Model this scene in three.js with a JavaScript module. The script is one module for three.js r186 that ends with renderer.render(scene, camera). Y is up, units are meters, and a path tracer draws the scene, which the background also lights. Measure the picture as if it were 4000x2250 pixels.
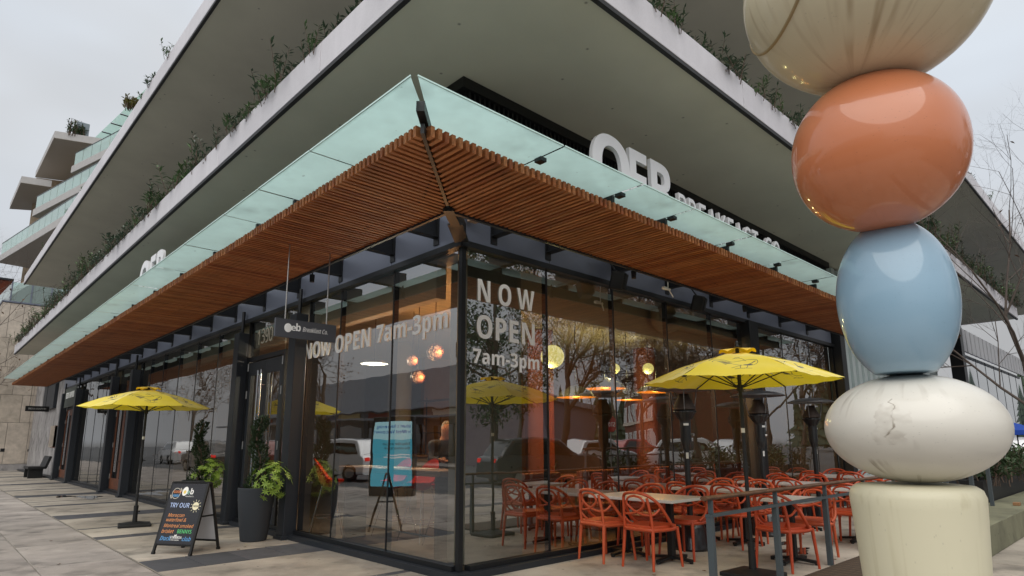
import * as THREE from 'three';
import { mergeGeometries, mergeVertices } from 'three/addons/utils/BufferGeometryUtils.js';
import { RoundedBoxGeometry } from 'three/addons/geometries/RoundedBoxGeometry.js';
import { TextGeometry } from 'three/addons/geometries/TextGeometry.js';
import { FontLoader } from 'three/addons/loaders/FontLoader.js';
import { MarchingCubes } from 'three/addons/objects/MarchingCubes.js';

// ---------------------------------------------------------------- camera, sky, sun, exposure
// World: x runs along the patio front (to the right), -z along the street front (to the left), y up, metres.
// The glazed corner of the restaurant stands at the origin.
const scene = new THREE.Scene();
const F = 2416.73, CYP = 1271.4, PITCH = 0.18718, ROLL = -0.003108, YAW = 0.75886;
const CAM = new THREE.Vector3(-4.30, 1.40, 5.363);
const camera = new THREE.PerspectiveCamera(2 * Math.atan(CYP / F) * 180 / Math.PI, 4000 / (2 * CYP), 0.1, 900);
camera.position.copy(CAM);
camera.lookAt(CAM.x + Math.sin(YAW) * Math.cos(PITCH), CAM.y + Math.sin(PITCH), CAM.z - Math.cos(YAW) * Math.cos(PITCH));
camera.rotateZ(ROLL);
camera.setViewOffset(4000, 2 * CYP, 0, 0, 4000, 2250);
camera.updateProjectionMatrix();
camera.updateMatrixWorld();

const renderer = new THREE.WebGLRenderer({ antialias: true });
renderer.toneMapping = THREE.LinearToneMapping;
renderer.toneMappingExposure = 1.85;
renderer.shadowMap.enabled = true;

function mulberry(a) { return () => { a |= 0; a = a + 0x6D2B79F5 | 0; let t = Math.imul(a ^ a >>> 15, 1 | a); t = t + Math.imul(t ^ t >>> 7, 61 | t) ^ t; return ((t ^ t >>> 14) >>> 0) / 4294967296; }; }
// periodic value noise
function lattice(per, seed) { const r = mulberry(seed), a = new Float32Array(per * per); for (let i = 0; i < a.length; i++) a[i] = r(); return a; }
const latCache = {};
function vnoise(x, y, per, seed) {
  const k = per + '_' + seed, L = latCache[k] || (latCache[k] = lattice(per, seed));
  const xi = Math.floor(x), yi = Math.floor(y), fx = x - xi, fy = y - yi;
  const sx = fx * fx * (3 - 2 * fx), sy = fy * fy * (3 - 2 * fy);
  const m = (v) => ((v % per) + per) % per, a = m(xi), b = m(xi + 1), c = m(yi) * per, d = m(yi + 1) * per;
  return (L[c + a] * (1 - sx) + L[c + b] * sx) * (1 - sy) + (L[d + a] * (1 - sx) + L[d + b] * sx) * sy;
}
function fbm(u, v, per, oct, seed) { let s = 0, a = 0.5, t = 0; for (let o = 0; o < oct; o++) { s += a * vnoise(u * per, v * per, per, seed + o); t += a; per *= 2; a *= 0.55; } return s / t; }

// overcast sky: soft cloud layers with a few thin bluish openings
{
  const w = 1024, h = 512, d = new Float32Array(w * h * 4);
  for (let j = 0; j < h; j++) for (let i = 0; i < w; i++) {
    const u = i / w, v = j / h, el = (v - 0.5) * Math.PI;
    const n = fbm(u, v, 6, 5, 11), m = fbm(u + 0.03 * n, v * 1.5, 14, 4, 37);
    const open = Math.min(1, Math.max(0, (n * 0.75 + m * 0.25 - 0.46) * 5.0));
    let g = (0.305 + 0.19 * (m - 0.5) + 0.2 * (n - 0.5)) * (0.8 + 0.8 * Math.max(0, Math.sin(el))); // overcast: brighter towards the zenith
    let r = g * 0.985, gg = g * 1.0, b = g * 1.025;
    r += (0.31 - r) * open * 0.4; gg += (0.37 - gg) * open * 0.36; b += (0.46 - b) * open * 0.34;
    if (el < 0) { r = 0.14; gg = 0.14; b = 0.14; }
    const k = (j * w + i) * 4; d[k] = r; d[k + 1] = gg; d[k + 2] = b; d[k + 3] = 1;
  }
  const t = new THREE.DataTexture(d, w, h, THREE.RGBAFormat, THREE.FloatType);
  t.mapping = THREE.EquirectangularReflectionMapping; t.magFilter = t.minFilter = THREE.LinearFilter; t.wrapS = THREE.RepeatWrapping; t.needsUpdate = true;
  scene.background = t; scene.environment = t;
}
const sun = new THREE.DirectionalLight(new THREE.Color(1, 0.97, 0.92), 1.5);
sun.position.set(-20, 38, 14); sun.target.position.set(0, 0, 0);
sun.castShadow = true; sun.shadow.radius = 150; sun.shadow.mapSize.set(2048, 2048);
Object.assign(sun.shadow.camera, { left: -45, right: 45, top: 45, bottom: -45, near: 1, far: 140 });
scene.add(sun, sun.target);

// ---------------------------------------------------------------- photo pixel (4000 x 2250) -> direction / point
function ray(x, y) {
  const X = (x - 2000) / F, Yu = -(y - CYP) / F, c = Math.cos(ROLL), s = Math.sin(ROLL);
  const X0 = c * X - s * Yu, Y0 = s * X + c * Yu, cp = Math.cos(PITCH), sp = Math.sin(PITCH);
  const up = Y0 * cp + sp, fw = cp - Y0 * sp, ca = Math.cos(YAW), sa = Math.sin(YAW);
  return new THREE.Vector3(X0 * ca + fw * sa, up, X0 * sa - fw * ca);
}
const atY = (x, y, Y) => { const d = ray(x, y); return d.multiplyScalar((Y - CAM.y) / d.y).add(CAM); };
const atX = (x, y, X) => { const d = ray(x, y); return d.multiplyScalar((X - CAM.x) / d.x).add(CAM); };
const atZ = (x, y, Z) => { const d = ray(x, y); return d.multiplyScalar((Z - CAM.z) / d.z).add(CAM); };
const atD = (x, y, D) => ray(x, y).multiplyScalar(D).add(CAM);
// what a pixel of a window pane mirrors: the point at a path length from the camera
function mirrored(x, y, L, axis) {
  const d = ray(x, y).normalize(), t = -CAM[axis] / d[axis], p = d.clone().multiplyScalar(t).add(CAM);
  d[axis] *= -1; return p.addScaledVector(d, L - t);
}

// ---------------------------------------------------------------- helpers
const used = {};
function numbered(n) { used[n] = (used[n] ?? -1) + 1; return used[n] ? n + '_' + String(used[n]).padStart(3, '0') : n; }
function shade(o) { o.traverse(c => { if (c.isMesh) { c.castShadow = true; c.receiveShadow = true; } }); return o; }
function thing(name, label, category, [x, y, z] = [0, 0, 0], turn = 0, group) {
  const o = new THREE.Group(); o.name = numbered(name); o.position.set(x, y, z); o.rotation.y = turn;
  o.userData = { label, category }; if (group) o.userData.group = group; scene.add(o); return o;
}
function part(name, geo, mat, parent) { const m = new THREE.Mesh(Array.isArray(geo) ? join(geo) : geo, mat); m.name = name; m.castShadow = m.receiveShadow = true; parent.add(m); return m; }
function solo(name, geo, mat, label, category, group) {
  const m = part(numbered(name), geo, mat, scene); m.userData = { label, category }; if (group) m.userData.group = group; return m;
}
function structure(name, geo, mat) { const m = part(numbered(name), geo, mat, scene); m.userData = { kind: 'structure' }; return m; }
function structGroup(name) { const g = new THREE.Group(); g.name = numbered(name); g.userData = { kind: 'structure' }; scene.add(g); return g; }
function copy(o, label, group) { const c = o.clone(); c.name = numbered(o.name.replace(/_\d{3}$/, '')); c.userData = { ...o.userData }; if (label) c.userData.label = label; if (group) c.userData.group = group; scene.add(c); return c; }
function plain(g) { g = g.index ? g.toNonIndexed() : g; for (const k of Object.keys(g.attributes)) if (!['position', 'normal', 'uv'].includes(k)) g.deleteAttribute(k); return g; }
function join(a) { return a.length === 1 ? a[0] : mergeGeometries(a.map(plain)); }
// uv in metres, projected along the main direction of each face
function metric(g) {
  g = plain(g); const p = g.attributes.position, n = p.count, uv = new Float32Array(n * 2), A = new THREE.Vector3(), B = new THREE.Vector3(), C = new THREE.Vector3();
  for (let i = 0; i < n; i += 3) {
    A.fromBufferAttribute(p, i); B.fromBufferAttribute(p, i + 1).sub(A); C.fromBufferAttribute(p, i + 2).sub(A); B.cross(C);
    const ax = Math.abs(B.x), ay = Math.abs(B.y), az = Math.abs(B.z);
    for (let k = 0; k < 3; k++) {
      const x = p.getX(i + k), y = p.getY(i + k), z = p.getZ(i + k);
      uv.set(ay >= ax && ay >= az ? [x, z] : ax >= az ? [z, y] : [x, y], (i + k) * 2);
    }
  }
  g.setAttribute('uv', new THREE.BufferAttribute(uv, 2)); return g;
}
const box = (w, h, d, x = 0, y = 0, z = 0) => metric(new THREE.BoxGeometry(w, h, d).translate(x, y, z));
const span = (x0, x1, y0, y1, z0, z1) => box(Math.abs(x1 - x0), Math.abs(y1 - y0), Math.abs(z1 - z0), (x0 + x1) / 2, (y0 + y1) / 2, (z0 + z1) / 2);
const rbox = (w, h, d, r = 0.01, x = 0, y = 0, z = 0, seg = 2) => metric(new RoundedBoxGeometry(w, h, d, seg, Math.min(r, w * 0.49, h * 0.49, d * 0.49)).translate(x, y, z));
const cyl = (r0, r1, h, x = 0, y = 0, z = 0, n = 16) => new THREE.CylinderGeometry(r1, r0, h, n).translate(x, y + h / 2, z);
function bar(a, b, r0, r1 = r0, n = 8) {
  const A = new THREE.Vector3(...a), B = new THREE.Vector3(...b), d = B.clone().sub(A), g = new THREE.CylinderGeometry(r1, r0, d.length(), n, 1);
  return g.applyQuaternion(new THREE.Quaternion().setFromUnitVectors(new THREE.Vector3(0, 1, 0), d.normalize())).translate((A.x + B.x) / 2, (A.y + B.y) / 2, (A.z + B.z) / 2);
}
function boxBar(a, b, w, h) { // box from a to b
  const A = new THREE.Vector3(...a), B = new THREE.Vector3(...b), d = B.clone().sub(A), L = d.length(), g = metric(new THREE.BoxGeometry(L, h, w));
  const X = d.normalize(), Z = new THREE.Vector3().crossVectors(X, new THREE.Vector3(0, 1, 0)); if (Z.length() < 1e-3) Z.set(0, 0, 1); Z.normalize();
  const Y = new THREE.Vector3().crossVectors(Z, X);
  return g.applyMatrix4(new THREE.Matrix4().makeBasis(X, Y, Z).setPosition((A.x + B.x) / 2, (A.y + B.y) / 2, (A.z + B.z) / 2));
}
function tube(pts, r, seg = 24, n = 7, closed = false) { return new THREE.TubeGeometry(new THREE.CatmullRomCurve3(pts.map(p => new THREE.Vector3(...p)), closed), seg, r, n, closed); }
const lathe = (prof, n = 40) => new THREE.LatheGeometry(prof.map(p => new THREE.Vector2(...p)), n);
// flat polygon (x,z corners) standing from y0 to y1
function prism(pts, y0, y1) {
  const s = new THREE.Shape(pts.map(p => new THREE.Vector2(p[0], -p[1])));
  return metric(new THREE.ExtrudeGeometry(s, { depth: y1 - y0, bevelEnabled: false }).rotateX(-Math.PI / 2).translate(0, y0, 0));
}

// ---------------------------------------------------------------- textures and materials
function tex(w, h, fn, sx = 1, sy = sx, srgb = true) {
  const d = new Uint8Array(w * h * 4);
  for (let j = 0; j < h; j++) for (let i = 0; i < w; i++) { const c = fn(i / w, j / h, i, j), k = (j * w + i) * 4; d[k] = Math.max(0, Math.min(255, c[0] * 255)); d[k + 1] = Math.max(0, Math.min(255, c[1] * 255)); d[k + 2] = Math.max(0, Math.min(255, c[2] * 255)); d[k + 3] = 255; }
  const t = new THREE.DataTexture(d, w, h); t.wrapS = t.wrapT = THREE.RepeatWrapping; t.magFilter = THREE.LinearFilter; t.minFilter = THREE.LinearFilter; t.repeat.set(1 / sx, 1 / sy);
  if (srgb) t.colorSpace = THREE.SRGBColorSpace; t.needsUpdate = true; return t;
}
const grey = (v) => [v, v, v];
const rnd0 = mulberry(5);
const speck = new Float32Array(512 * 512).map(() => rnd0());
const gumR = mulberry(909), gum = Array.from({ length: 46 }, () => [gumR() * 512, gumR() * 512, 1.2 + gumR() * 2.2, 0.6 + gumR() * 0.3]);
const concreteTex = tex(512, 512, (u, v, i, j) => { let gm = 1; for (const q of gum) { const dx = i - q[0], dy = j - q[1]; if (dx * dx + dy * dy < q[2] * q[2]) gm = q[3]; } const a = fbm(u, v, 4, 6, 21), b = fbm(u, v, 12, 4, 61); const s = speck[j * 512 + i]; const st = Math.max(0, fbm(u, v, 7, 4, 91) - 0.58) * 1.6; let g = 0.80 + 0.30 * (a - 0.5) + 0.14 * (b - 0.5) + (s - 0.5) * 0.07 - st * 0.42; g *= gm; return [g, g * 0.985, g * 0.965]; }, 2.6);
const concreteBump = tex(256, 256, (u, v, i, j) => grey(0.5 + 0.5 * (fbm(u, v, 24, 4, 71) - 0.5) + (speck[j * 256 + i] - 0.5) * 0.2), 0.9, 0.9, false);
const soffitTex = tex(256, 256, (u, v, i, j) => { const a = fbm(u, v, 3, 5, 121), b = fbm(u, v, 9, 4, 141); let g = 0.93 + 0.10 * (a - 0.5) + 0.05 * (b - 0.5); if (speck[j * 256 + i] > 0.9994) g *= 0.55; return [g, g, g * 0.985]; }, 6);
const fasciaTex = tex(256, 256, (u, v, i, j) => { const a = fbm(u, v, 5, 5, 221), st = fbm(u, 0.2 * v, 26, 3, 241); let g = 0.92 + 0.06 * (a - 0.5) + 0.035 * (st - 0.5) + (speck[j * 256 + i] - 0.5) * 0.03; return [g, g, g]; }, 2.2);
const woodTex = tex(512, 256, (u, v, i, j) => {
  const w = 0.06 * fbm(u, v, 3, 3, 311); const g = fbm(u * 0.12 + w, v, 48, 3, 331), f = fbm(u * 0.5, v, 96, 2, 351), big = fbm(u, v, 5, 3, 371);
  let k = 0.74 + 0.34 * (g - 0.5) + 0.18 * (f - 0.5) + 0.3 * (big - 0.5);
  const kn = vnoise(u * 14, v * 14, 14, 399); if (kn > 0.955) k *= 0.55;
  return [k, k * 0.93, k * 0.88];
}, 1.6, 0.5);
const grainTex = tex(256, 256, (u, v) => { const g = fbm(u * 0.15, v, 40, 3, 431); const k = 0.8 + 0.35 * (g - 0.5); return [k, k * 0.95, k * 0.9]; }, 0.7);
const asphaltTex = tex(256, 256, (u, v, i, j) => grey(0.75 + 0.35 * (speck[j * 256 + i] - 0.5) + 0.3 * (fbm(u, v, 4, 4, 461) - 0.5)), 1.6);
const paverTex = tex(256, 256, (u, v, i, j) => grey(0.82 + 0.24 * (fbm(u, v, 6, 5, 481) - 0.5) + 0.16 * (speck[j * 256 + i] - 0.5)), 0.8);
const stoneTex = tex(256, 256, (u, v, i, j) => { const a = fbm(u, v, 6, 5, 511), b = fbm((u + v) * 1, (u - v) * 1, 10, 3, 531); const g = 0.84 + 0.2 * (a - 0.5) + 0.12 * (b - 0.5) + 0.05 * (speck[j * 256 + i] - 0.5); return [g, g * 0.98, g * 0.95]; }, 2.2);
const glassWave = tex(128, 128, (u, v) => grey(fbm(u, v, 3, 3, 611)), 2.3, 2.3, false);
const frostTex = tex(512, 512, (u, v, i, j) => { const a = fbm(u, v, 4, 5, 671), b = fbm(u, v, 22, 4, 683), st = Math.max(0, fbm(u, v, 9, 4, 697) - 0.6); let g = 0.93 + 0.12 * (a - 0.5) + 0.07 * (b - 0.5) - st * 0.28; if (vnoise(u * 40, v * 40, 40, 713) > 0.985) g *= 0.82; return [g * 0.99, g, g]; }, 3.1);
const fabricTex = tex(256, 256, (u, v, i, j) => { const w = 0.96 + ((i + j) % 2 ? 0.02 : -0.02) + 0.05 * (fbm(u, v, 5, 3, 641) - 0.5); return grey(w); }, 0.4);

const std = (color, roughness = 0.7, o = {}) => new THREE.MeshStandardMaterial({ color, roughness, metalness: 0, ...o });
const phy = (color, roughness = 0.5, o = {}) => new THREE.MeshPhysicalMaterial({ color, roughness, metalness: 0, ...o });
const M = {
  slabWarm: [0, 1, 2].map(i => std(['#c7bfb3', '#c0b8ac', '#cdc5b9'][i], 0.82, { map: concreteTex, bumpMap: concreteBump, bumpScale: 0.003 })),
  walk: [0, 1, 2].map(i => std(['#bcb5b0', '#b6afaa', '#c2bbb6'][i], 0.85, { map: concreteTex, bumpMap: concreteBump, bumpScale: 0.003 })),
  patio: std('#ddd5c8', 0.7, { map: concreteTex, bumpMap: concreteBump, bumpScale: 0.002 }),
  paver: [0, 1].map(i => std(['#5c5c61', '#515257'][i], 0.72, { map: paverTex, bumpMap: concreteBump, bumpScale: 0.002 })),
  asphalt: std('#636364', 0.9, { map: asphaltTex }),
  kerb: std('#a39d94', 0.85, { map: concreteTex }),
  soffit: std('#e9e8da', 0.75, { map: soffitTex }),
  fascia: [0, 1].map(i => std(['#e9e6eb', '#e3e0e5'][i], 0.55, { map: fasciaTex })),
  edge: std('#2a2a2c', 0.6),
  steel: std('#2c3036', 0.5, { metalness: 0.25 }),
  steelBand: std('#6d7382', 0.42, { metalness: 0.35 }),
  steelDark: std('#1a1c1f', 0.45, { metalness: 0.2 }),
  black: std('#131415', 0.55),
  louvre: std('#16181a', 0.6),
  wood: ['#d68a4e', '#c97c40', '#de965c', '#bb6c36'].map(c => std(c, 0.62, { map: woodTex })),
  woodDoor: std('#8a5230', 0.5, { map: woodTex }),
  handrail: std('#7a5c44', 0.55, { map: woodTex }),
  frost: phy('#cdeeea', 0.92, { map: frostTex, transmission: 0.74, thickness: 0, ior: 1.45, side: THREE.DoubleSide }),
  frostEdge: phy('#cfeee9', 0.35, {}),
  glass: phy('#b4bab6', 0.0, { transmission: 1, thickness: 0, ior: 3.5, bumpMap: glassWave, bumpScale: 0.0022, side: THREE.DoubleSide }),
  balGlass: phy('#c9e2dc', 0.05, { transmission: 0.72, thickness: 0, ior: 1.6, side: THREE.DoubleSide }),
  letter: std('#f0f0f3', 0.4), letterWhite: std('#fafaf8', 0.5), letterGrey: std('#a39c8d', 0.55),
  stone: [0, 1, 2].map(i => std(['#dcd3c9', '#d5ccc1', '#e2d9cf'][i], 0.7, { map: stoneTex })),
  concreteWall: std('#c4c3c6', 0.8, { map: concreteTex }),
  mossy: std('#8f9077', 0.9, { map: concreteTex }),
  chair: phy('#c44a24', 0.45, { clearcoat: 0.15, clearcoatRoughness: 0.4 }),
  tableTop: std('#dcdad8', 0.28, { map: soffitTex }),
  chrome: std('#c9c9c9', 0.18, { metalness: 1 }),
  brushed: std('#b5b3ae', 0.3, { metalness: 0.9 }),
  heater: phy('#1b1c1e', 0.3, { clearcoat: 0.4 }),
  heaterRim: std('#77777a', 0.35, { metalness: 0.7 }),
  heaterMesh: std('#3a2f29', 0.6, { metalness: 0.4 }),
  label: std('#d8d8d4', 0.6),
  rail: std('#4b5459', 0.5, { metalness: 0.15 }),
  pot: std('#34383d', 0.8, { bumpMap: concreteBump, bumpScale: 0.001 }),
  soil: std('#30251c', 0.95),
  leafBright: phy('#97b548', 0.5, { transmission: 0.25, thickness: 0, side: THREE.DoubleSide }),
  leafMid: phy('#4f7a2b', 0.5, { transmission: 0.2, thickness: 0, side: THREE.DoubleSide }),
  leafDark: std('#2a3d22', 0.6, { side: THREE.DoubleSide }),
  leafGloss: phy('#2f4a2c', 0.32, { side: THREE.DoubleSide, clearcoat: 0.3, clearcoatRoughness: 0.3 }),
  leafSlab: std('#4c6a3a', 0.5, { side: THREE.DoubleSide }),
  leafHedge: std('#3c5230', 0.6, { side: THREE.DoubleSide }),
  leafBrown: std('#6b4a2c', 0.8, { side: THREE.DoubleSide }),
  bark: std('#5b4b40', 0.9), barkGrey: std('#5d534d', 0.9),
  redSeat: phy('#cf3418', 0.4),
  interiorFloor: std('#7d7164', 0.35, { map: concreteTex }),
  interiorWall: std('#8a6038', 0.8), interiorDark: std('#7a6d60', 0.8), ceiling: std('#b9ad99', 0.8), column: std('#a8a79c', 0.8, { map: concreteTex }),
  booth: std('#8a4a30', 0.7), oak: std('#9a7448', 0.55, { map: woodTex }),
};
const emit = (hex, k, base = '#222222') => new THREE.MeshStandardMaterial({ color: base, emissive: new THREE.Color(hex), emissiveIntensity: k, roughness: 0.6 });
const fontB = await new FontLoader().loadAsync('fonts/droid/droid_sans_bold.typeface.json');
const fontR = await new FontLoader().loadAsync('fonts/droid/droid_sans_regular.typeface.json');
const fontS = await new FontLoader().loadAsync('fonts/droid/droid_serif_regular.typeface.json');
function text(str, size, depth, font = fontB, skew = 0) {
  const g = new TextGeometry(str, { font, size, depth, curveSegments: 6, bevelEnabled: false });
  if (skew) g.applyMatrix4(new THREE.Matrix4().makeShear(0, 0, skew, 0, 0, 0));
  g.computeBoundingBox(); return g;
}
// text scaled to a box of w x h, lower left corner at 0
function fitText(str, w, h, depth, font = fontB) {
  const g = text(str, 1, 0.1, font), b = g.boundingBox;
  g.translate(-b.min.x, -b.min.y, 0); g.scale(w / (b.max.x - b.min.x), h / (b.max.y - b.min.y), depth / 0.1); return g;
}
function canvasTex(w, h, draw) { const c = document.createElement('canvas'); c.width = w; c.height = h; const x = c.getContext('2d'); draw(x, w, h); const t = new THREE.CanvasTexture(c); t.colorSpace = THREE.SRGBColorSpace; t.anisotropy = 8; return t; }

// ---------------------------------------------------------------- ground
function vary(g) { const uv = g.attributes.uv, a = varyR() * 5.2, b = varyR() * 5.2, t = Math.floor(varyR() * 2); for (let i = 0; i < uv.count; i++) { const x = uv.getX(i), y = uv.getY(i); uv.setXY(i, (t ? y : x) + a, (t ? -x : y) + b); } return g; }
const varyR = mulberry(1717), gr = mulberry(77), pick = (a) => a[Math.floor(gr() * a.length)];
{
  structure('ground', metric(new THREE.PlaneGeometry(700, 700).rotateX(-Math.PI / 2).translate(0, -0.14, 0)), M.asphalt);
  // public pavement beside the street, in cast panels with open joints
  const side = structGroup('sidewalk');
  part('bed', span(-6.15, -2.17, -0.13, -0.012, -70, 14), M.kerb, side);
  const xs = [-6.15, -4.6, -3.13, -2.19];
  let z = 13.5;
  while (z > -68) { const L = 1.93; for (let i = 0; i < 3; i++) { const p = part('panel', vary(rbox(xs[i + 1] - xs[i] - 0.012, 0.03, L - 0.012, 0.005, 0, 0, 0, 1)), pick(M.walk), side); p.position.set((xs[i] + xs[i + 1]) / 2, -0.015 + (gr() - 0.5) * 0.002, z - L / 2); } z -= L; }
  part('kerb_stone', span(-6.3, -6.16, -0.135, 0.0, -70, 14), M.kerb, side);
  // terrace between pavement and shop fronts: pale slabs crossed by dark paver bands
  const ter = structGroup('terrace');
  part('bed', span(-2.168, 0.02, -0.13, -0.012, -41, 2.46), M.paver[1], ter);
  const bands = [];
  for (let k = -1; k < 6; k++) { const o = -6.66 * k; bands.push([-2.63 + o, -3.46 + o, 'wide'], [-5.86 + o, -6.2 + o, 'mid'], [-7.34 + o, -7.46 + o, 'thin']); }
  bands.sort((a, b) => b[0] - a[0]);
  const slab = (z0, z1, mats) => { // along x from -2.16 to -.13
    const n = mats === M.paver ? 4 : 1, w = 2.04 / n;
    for (let i = 0; i < n; i++) { const m = part(mats === M.paver ? 'paver' : 'slab', vary(rbox(w - 0.008, 0.03, Math.abs(z1 - z0) - 0.008, 0.004, 0, 0, 0, 1)), pick(mats), ter); m.position.set(-2.165 + w * (i + 0.5), -0.015 + (gr() - 0.5) * 0.003, (z0 + z1) / 2); }
  };
  let prev = 2.45;
  for (const [a, b] of bands) {
    if (a > 2.4 || b < -40) continue;
    const len = prev - a;
    if (len > 0.05) { const n = Math.max(1, Math.round(len / 1.3)); for (let i = 0; i < n; i++) slab(prev - len * i / n, prev - len * (i + 1) / n, M.slabWarm); }
    slab(a, b, M.paver); prev = b;
  }
  part('edge_strip', span(-2.187, -2.169, -0.13, 0.001, -41, 14), M.kerb, ter);
  // patio floor beside the other front
  const pat = structGroup('patio_floor');
  part('bed', span(0.02, 16, -0.13, -0.012, 0.08, 2.46), M.kerb, pat);
  for (let i = 0; i < 6; i++) { const m = part('slab', vary(rbox(2.64, 0.03, 2.36, 0.004, 0, 0, 0, 1)), M.patio, pat); m.position.set(0.03 + 2.65 * (i + 0.5), -0.015, 1.27); }
  // plaza: paver rows in stripes
  const plz = structGroup('plaza');
  part('bed', span(-2.168, 26, -0.13, -0.02, 2.46, 14), M.paver[1], plz);
  const rows = [[2.48, 0.9, 0], [3.39, 0.9, 1], [4.3, 0.35, 2], [4.66, 0.9, 0], [5.57, 0.35, 1], [5.93, 0.9, 2], [6.84, 0.35, 0], [7.2, 0.9, 1], [8.1, 0.9, 2], [9.0, 0.9, 0]];
  for (const [z0, d, k] of rows) for (let x = -2.15; x < 14; x += 1.2) { const m = part('paver', vary(rbox(1.192, 0.03, d - 0.01, 0.004, 0, 0, 0, 1)), d < 0.5 && k === 1 ? pick(M.paver) : k === 2 ? pick(M.walk) : pick(M.slabWarm), plz); m.position.set(x + 0.6, -0.016 + (gr() - 0.5) * 0.004, z0 + d / 2); }
  // street markings
  const mk = structGroup('road_markings');
  for (let z0 = -64; z0 < 20; z0 += 6) part('lane_dash', span(-13.1, -12.98, -0.139, -0.135, z0, z0 + 2.6), M.letterWhite, mk);
  structure('far_sidewalk', span(-24, -19.5, -0.139, 0, -90, 30), M.walk[0]);
}

// ---------------------------------------------------------------- restaurant building
const SOF = 5.74, FT = 6.15, SOF2 = 9.32, DL = 1.36, DR = 2.04;
const bld = thing('restaurant_building', 'glass-fronted restaurant with dark steel frame under two wide overhanging roof slabs', 'building');
{
  // glazing grids --------------------------------------------------
  const pane = (w, h) => { const g = new THREE.PlaneGeometry(w, h), uv = g.attributes.uv; const ou = gr() * 7, ov = gr() * 7; for (let i = 0; i < uv.count; i++) uv.setXY(i, uv.getX(i) * w + ou, uv.getY(i) * h + ov); return g; };
  const head = 3.62, sill = 0.10, tilt = mulberry(402);
  const leftPane = (z0, z1, y0 = sill, y1 = head, name = 'window_pane', parent = bld) => { const m = part(name, pane(z1 - z0, y1 - y0), M.glass, parent); m.position.set(0.0, (y0 + y1) / 2, (z0 + z1) / 2); m.rotation.set((tilt() - 0.5) * 0.002, -Math.PI / 2 + (tilt() - 0.5) * 0.004, 0); return m; };
  const rightPane = (x0, x1, y0 = sill, y1 = head) => { const m = part('window_pane', pane(x1 - x0, y1 - y0), M.glass, bld); m.position.set((x0 + x1) / 2, (y0 + y1) / 2, 0.0); m.rotation.set((tilt() - 0.5) * 0.002, (tilt() - 0.5) * 0.004, 0); return m; };
  const mullL = (z) => part('mullion', span(-0.006, 0.07, 0.10, head, z - 0.014, z + 0.014), M.steelDark, bld);
  const mullR = (x) => part('mullion', span(x - 0.014, x + 0.014, 0.10, head, -0.07, 0.006), M.steelDark, bld);
  // street front: positions of bays
  const bay = (zs) => { for (let i = 0; i < zs.length - 1; i++) { leftPane(zs[i + 1] + 0.02, zs[i] - 0.02); mullL(zs[i + 1]); } };
  bay([-0.06, -1.41, -2.81, -3.83]);
  bay([-6.6, -7.95, -9.3, -10.6, -11.9, -13.1, -14.15]);
  bay([-16.85, -18.3, -19.7, -21.1, -22.5]);
  for (let x = 0, i = 0; i < 5; i++, x += 1.4) { rightPane(x + (i ? 0.02 : 0.08), x + 1.38 - (i === 4 ? 0.25 : 0)); if (i < 4) mullR(x + 1.4); }
  for (let i = 0; i < 3; i++) { const x = 7.1 + i * 1.4; rightPane(x + 0.02, x + 1.38); mullR(x + 1.4); }
  part('corner_post', join([span(-0.01, 0.05, 0.07, head + 0.05, -0.022, 0.01), span(-0.009, 0.014, 0.075, head, -0.05, -0.022)]), M.steelDark, bld);
  // sill kerb, head trim, steel band
  part('sill', join([span(-0.13, 0.12, -0.1, 0.066, -41, -0.001), span(-0.13, 12, -0.1, 0.066, 0.0, 0.13)]), M.steel, bld);
  part('sill_frame', join([span(-0.05, 0.05, 0.067, 0.12, -26, -0.06), span(0.12, 11.4, 0.067, 0.12, -0.05, 0.05)]), M.steelDark, bld);
  part('head_frame', join([span(-0.06, 0.08, head, head + 0.07, -26, 0.06), span(0.081, 11.4, head, head + 0.07, -0.08, 0.06)]), M.steelDark, bld);
  for (let i = 0; i < 19; i++) part('steel_panel', rbox(0.03, 0.92, 1.39, 0.004, -0.02, 4.155, -0.05 - 1.4 * (i + 0.5), 1), M.steelBand, bld);
  for (let i = 0; i < 8; i++) part('steel_panel', rbox(1.39, 0.92, 0.03, 0.004, 0.03 + 1.4 * (i + 0.5), 4.155, 0.02, 1), M.steelBand, bld);
  part('corner_plate', span(-0.045, 0.03, 3.69, 4.61, -0.05, 0.045), M.steelBand, bld);
  // clerestory louvres with their trim
  part('louvre_backing', join([span(0.02, 0.1, 4.62, 5.6, -26, 0), span(0.02, 11.5, 4.62, 5.6, -0.1, -0.02)]), M.black, bld);
  const lv = []; for (let x = 0.05; x < 11.4; x += 0.08) lv.push(span(x, x + 0.03, 4.62, 5.6, -0.02, 0.03));
  for (let z = -0.08; z > -26; z -= 0.08) lv.push(span(-0.03, 0.02, 4.62, 5.6, z - 0.03, z));
  const lvm = part('louvre_blades', join(lv), M.louvre, bld); lvm.userData.kind = 'stuff';
  part('louvre_trim', join([span(-0.07, 0.1, 5.6, 5.735, -26, 0.07), span(0.101, 11.5, 5.6, 5.735, -0.1, 0.07)]), M.black, bld);
  // columns on the street front and the patio front
  for (const z of [-4.0, -6.42, -14.28, -16.72, -22.65, -25.65]) {
    const c = part('column', join([rbox(0.2, 3.42, 0.24, 0.008, -0.1, 1.71, z, 1), rbox(0.25, 0.05, 0.3, 0.005, -0.11, 0.025, z, 1)]), M.steel, bld);
    part('pin', cyl(0.03, 0.03, 0.42, -0.1, 3.42, z), M.steelDark, c);
  }
  part('column', join([rbox(0.36, 3.66, 0.26, 0.008, 7.0, 1.83, 0.0, 1)]), M.steelDark, bld);
  part('column', rbox(0.3, 4.6, 0.3, 0.008, 11.5, 2.3, 0.05, 1), M.steelDark, bld);
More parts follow.
